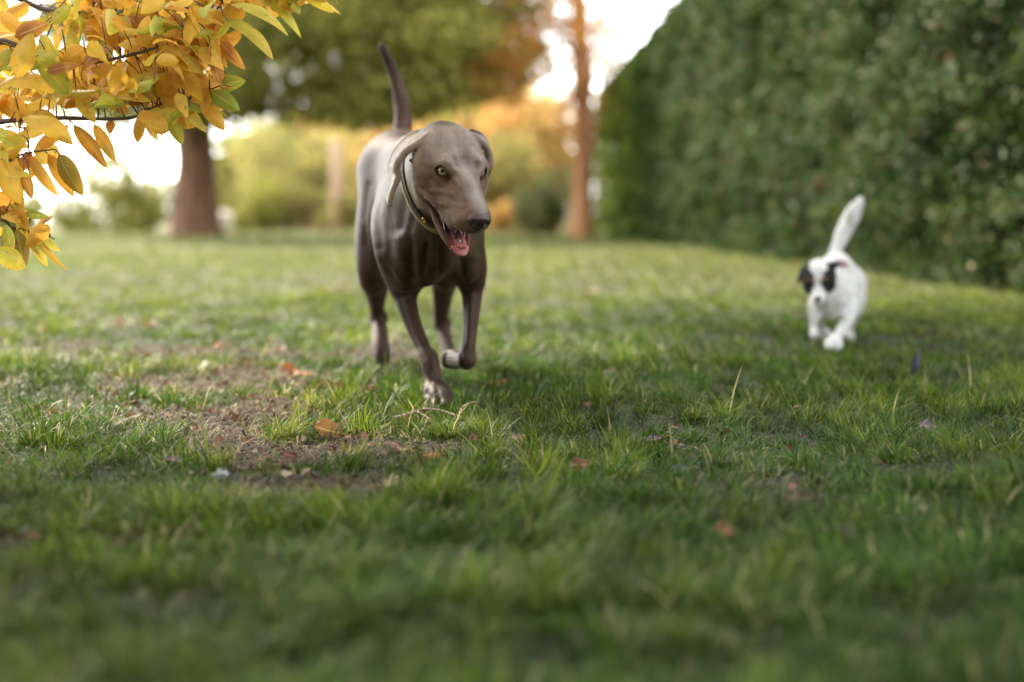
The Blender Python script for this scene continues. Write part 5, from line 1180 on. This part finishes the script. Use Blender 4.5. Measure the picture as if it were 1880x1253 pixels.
# ------------------------------------------------------------------ the small white and black dog
def build_small_dog():
    B = P; Y0 = 4.75
    root = empty('dog', tuple(np.array(ground_at(1530, 642)) * [1, 1, 0]), 'small white dog with black eye and ear patches walking beside the hedge, tail up', 'dog')
    f, l, u = rot_frame(-16, 30, -4); E = B(1503, 516, 4.50); M = np.stack([f, l, u], 1)
    def H(a, b, c): return E + a * f + b * l + c * u
    S = Field(axis(.86, 1.36, .94, 1.10, .003, .004), axis(4.30, 5.26, 4.36, 4.62, .003, .0045), axis(-.03, .56, .16, .34, .003, .004))
    X = (1, 0, 0)
    S.chain([(B(1528, 545, 4.64), .054), (B(1534, 530, 4.76), .068), (B(1540, 522, 4.92), .067), (B(1542, 518, 5.03), .056)], .03)
    S.chain([(B(1524, 505, 4.66), .042), (B(1534, 492, 4.8), .050), (B(1538, 494, 5.0), .050)], .03)
    S.ell(B(1543, 512, 5.05), (.062, .055, .055), None, .03)
    S.chain([(H(-.06, 0, -.01), .042), (B(1520, 525, 4.62), .056)], .03); S.chain([(H(-.03, 0, -.05), .028), (B(1522, 560, 4.64), .045)], .03)
    # tail, thick with hair
    S.chain([(B(1534, 462, 5.08), .024), (B(1543, 440, 5.09), .030), (B(1556, 412, 5.09), .034), (B(1567, 390, 5.09), .032), (B(1576, 374, 5.08), .020), (B(1581, 367, 5.08), .009)], .02, (np.array([.87, 0, -.5]), .85))
    # fore legs: its right (viewer left) back, its left (viewer right) reaching across to the middle
    S.chain([(B(1556, 545, 4.72), .030), (B(1558, 572, 4.66), .026), (B(1549, 600, 4.62), .0175), (B(1537, 619, 4.58), .0145), (B(1530, 629, 4.55), .017)], .014)
    for k in range(4): S.bone(B(1523 + k * 6, 630, 4.55), B(1520 + k * 6.2, 638 - abs(k - 1.5) * 1.2, 4.525), .0125, .0105, .008)
    S.chain([(B(1510, 548, 4.68), .028), (B(1506, 572, 4.68), .022), (B(1506, 600, 4.72), .0145), (B(1517, 612, 4.76), .015), (B(1520, 618, 4.76), .016)], .022)
    # hind legs
    S.chain([(B(1562, 520, 5.02), .052), (B(1563, 555, 4.96), .045), (B(1562, 585, 5.02), .020), (B(1560, 606, 5.06), .014), (B(1562, 624, 5.0), .013), (B(1562, 632, 4.97), .017)], .03)
    S.chain([(B(1522, 520, 5.02), .050), (B(1506, 555, 4.96), .040), (B(1500, 585, 5.04), .023), (B(1497, 600, 5.08), .0165), (B(1498, 616, 5.02), .017)], .03)
    # head
    S.ell(H(-.028, 0, .004), (.052, .050, .043), M, .02)
    S.chain([(H(.0, 0, -.016), .031), (H(.032, 0, -.026), .0215), (H(.058, 0, -.029), .0155)], .014)
    S.ell(H(.052, 0, -.036), (.018, .017, .014), M, .01)
    S.chain([(H(-.02, 0, -.046), .020), (H(.03, 0, -.046), .014), (H(.05, 0, -.047), .010)], .01)
    for s_ in (-1, 1):
        S.ell(H(-.015, s_ * .028, -.022), (.034, .022, .026), M, .014)
        S.ell(H(.008, s_ * .020, .010), (.012, .014, .010), M, .012)
        S.ell(H(.008, s_ * .0235, -.0015) + .011 * (f * .8 + l * s_ * .5), (.008, .0085, .006), M, .003, 'sub')
    # ears folded back: its left one shows its pink inside, its right one hangs
    S.chain([(H(-.030, .040, .030), .014), (H(-.040, .062, .034), .011), (H(-.052, .082, .022), .007), (H(-.056, .090, .010), .003)], .01, (u * .8 + f * .5, .45))
    S.chain([(H(-.028, -.040, .028), .014), (H(-.032, -.056, .012), .012), (H(-.030, -.062, -.012), .009), (H(-.026, -.062, -.028), .003)], .01, (l, .45))
    V, F = S.mesh(2)
    nz = np.stack([fbm(V[:, 0] * 70, V[:, 2] * 70 + V[:, 1] * 30, s, 2) for s in (3, 4, 5)], 1) - .5
    V = V + nz * .006
    q = V - E; lf, ll, lu = q @ f, q @ l, q @ u; w_ = fbm(V[:, 0] * 40, V[:, 2] * 40, 8, 2) - .5
    C = np.tile(np.array([.85, .84, .81]), (len(V), 1))
    def mixc(C, m, c): m = np.clip(m, 0, 1)[:, None]; return C * (1 - m) + np.array(c) * m
    blk = np.zeros(len(V))
    for s_ in (-1, 1):
        d1 = np.sqrt(((lf - .010) / .040) ** 2 + ((ll - s_ * .033) / (.0265)) ** 2 + ((lu + .001) / .042) ** 2)
        d2 = np.sqrt(((lf + .030) / .040) ** 2 + ((ll - s_ * .052) / .030) ** 2 + ((lu - .022) / .042) ** 2)
        blk = np.maximum(blk, np.clip((1.05 - np.minimum(d1, d2) + w_ * .25) * 7, 0, 1))
    near_head = (lf > -.085) & (np.abs(ll) < .11)
    C = mixc(C, blk * near_head, (.012, .013, .016))
    for s_ in (-1, 1): C = mixc(C, np.clip((1 - np.sqrt(((ll - s_ * .022) / .0070) ** 2 + ((lu - .0175) / .0060) ** 2)) * 5, 0, 1) * (lf > -.005) * .9, (.30, .13, .06))
    C = mixc(C, np.clip((1 - np.sqrt(((lf + .045) / .02) ** 2 + ((ll - .072) / .020) ** 2 + ((lu - .030) / .014) ** 2)) * 4, 0, 1), (.42, .24, .19))
    tl = B(1562, 405, 5.05); C = mixc(C, np.clip((1 - np.sqrt(((V[:, 0] - tl[0]) / .016) ** 2 + ((V[:, 2] - tl[2]) / .035) ** 2)) * 3, 0, 1) * (V[:, 1] < 5.09) * .5, (.34, .29, .2))
    C = mixc(C, np.clip((V[:, 2] < .19) * (V[:, 2] > .10) * .3 * np.clip((.03 - np.abs(V[:, 0] - P(1530, 570, 4.6)[0])) / .03, 0, 1), 0, 1), (.40, .33, .24))
    coat = fur_mat('white_and_black_fur', .8, .1, .75, 260, .93, .3); body = mesh_np('body', V, F, coat, root, C)
    def flow(p):
        hd = (np.linalg.norm(p - H(-.01, 0, 0), axis=1) < .11)[:, None]; tl_ = (p[:, 1] > 5.0) & (p[:, 2] > .32); g = np.where(tl_[:, None], [[.45, 0, .8]], [[0, .6, -.7]]); return np.where(hd, -f, g)
    fur_strands('white_fur', V, F, C, coat, body, 50000, (.006, .012), .0009, flow, .35, 5, curl=.10)
    nm = plain_mat('small_dog_nose', (.014, .012, .012), (.02, .018, .018), 200, .35)
    sdf_part('nose', [('ell', dict(c=H(.0655, 0, -.0245), r=(.0115, .0120, .0095), M=M)), ('ell', dict(c=H(.0665, 0, -.033), r=(.007, .006, .008), M=M, k=.005))], .0012, nm, root)
    em, nt_, nb = new_mat('dark_eye'); nb.inputs['Base Color'].default_value = (.02, .01, .006, 1); nb.inputs['Roughness'].default_value = .05
    for s_ in (-1, 1): sdf_part('eye', [('ell', dict(c=H(.0085, s_ * .0235, -.0015) + .004 * (f * .8 + l * s_ * .5), r=(.0085,) * 3))], .0012, em, root)
    return root
# ------------------------------------------------------------------ build, large to small
build_ground()
build_background()
build_hedge()
build_unseen_trees()
build_grass()
build_litter()
build_branch()
build_big_dog()
build_small_dog()
build_fallen()
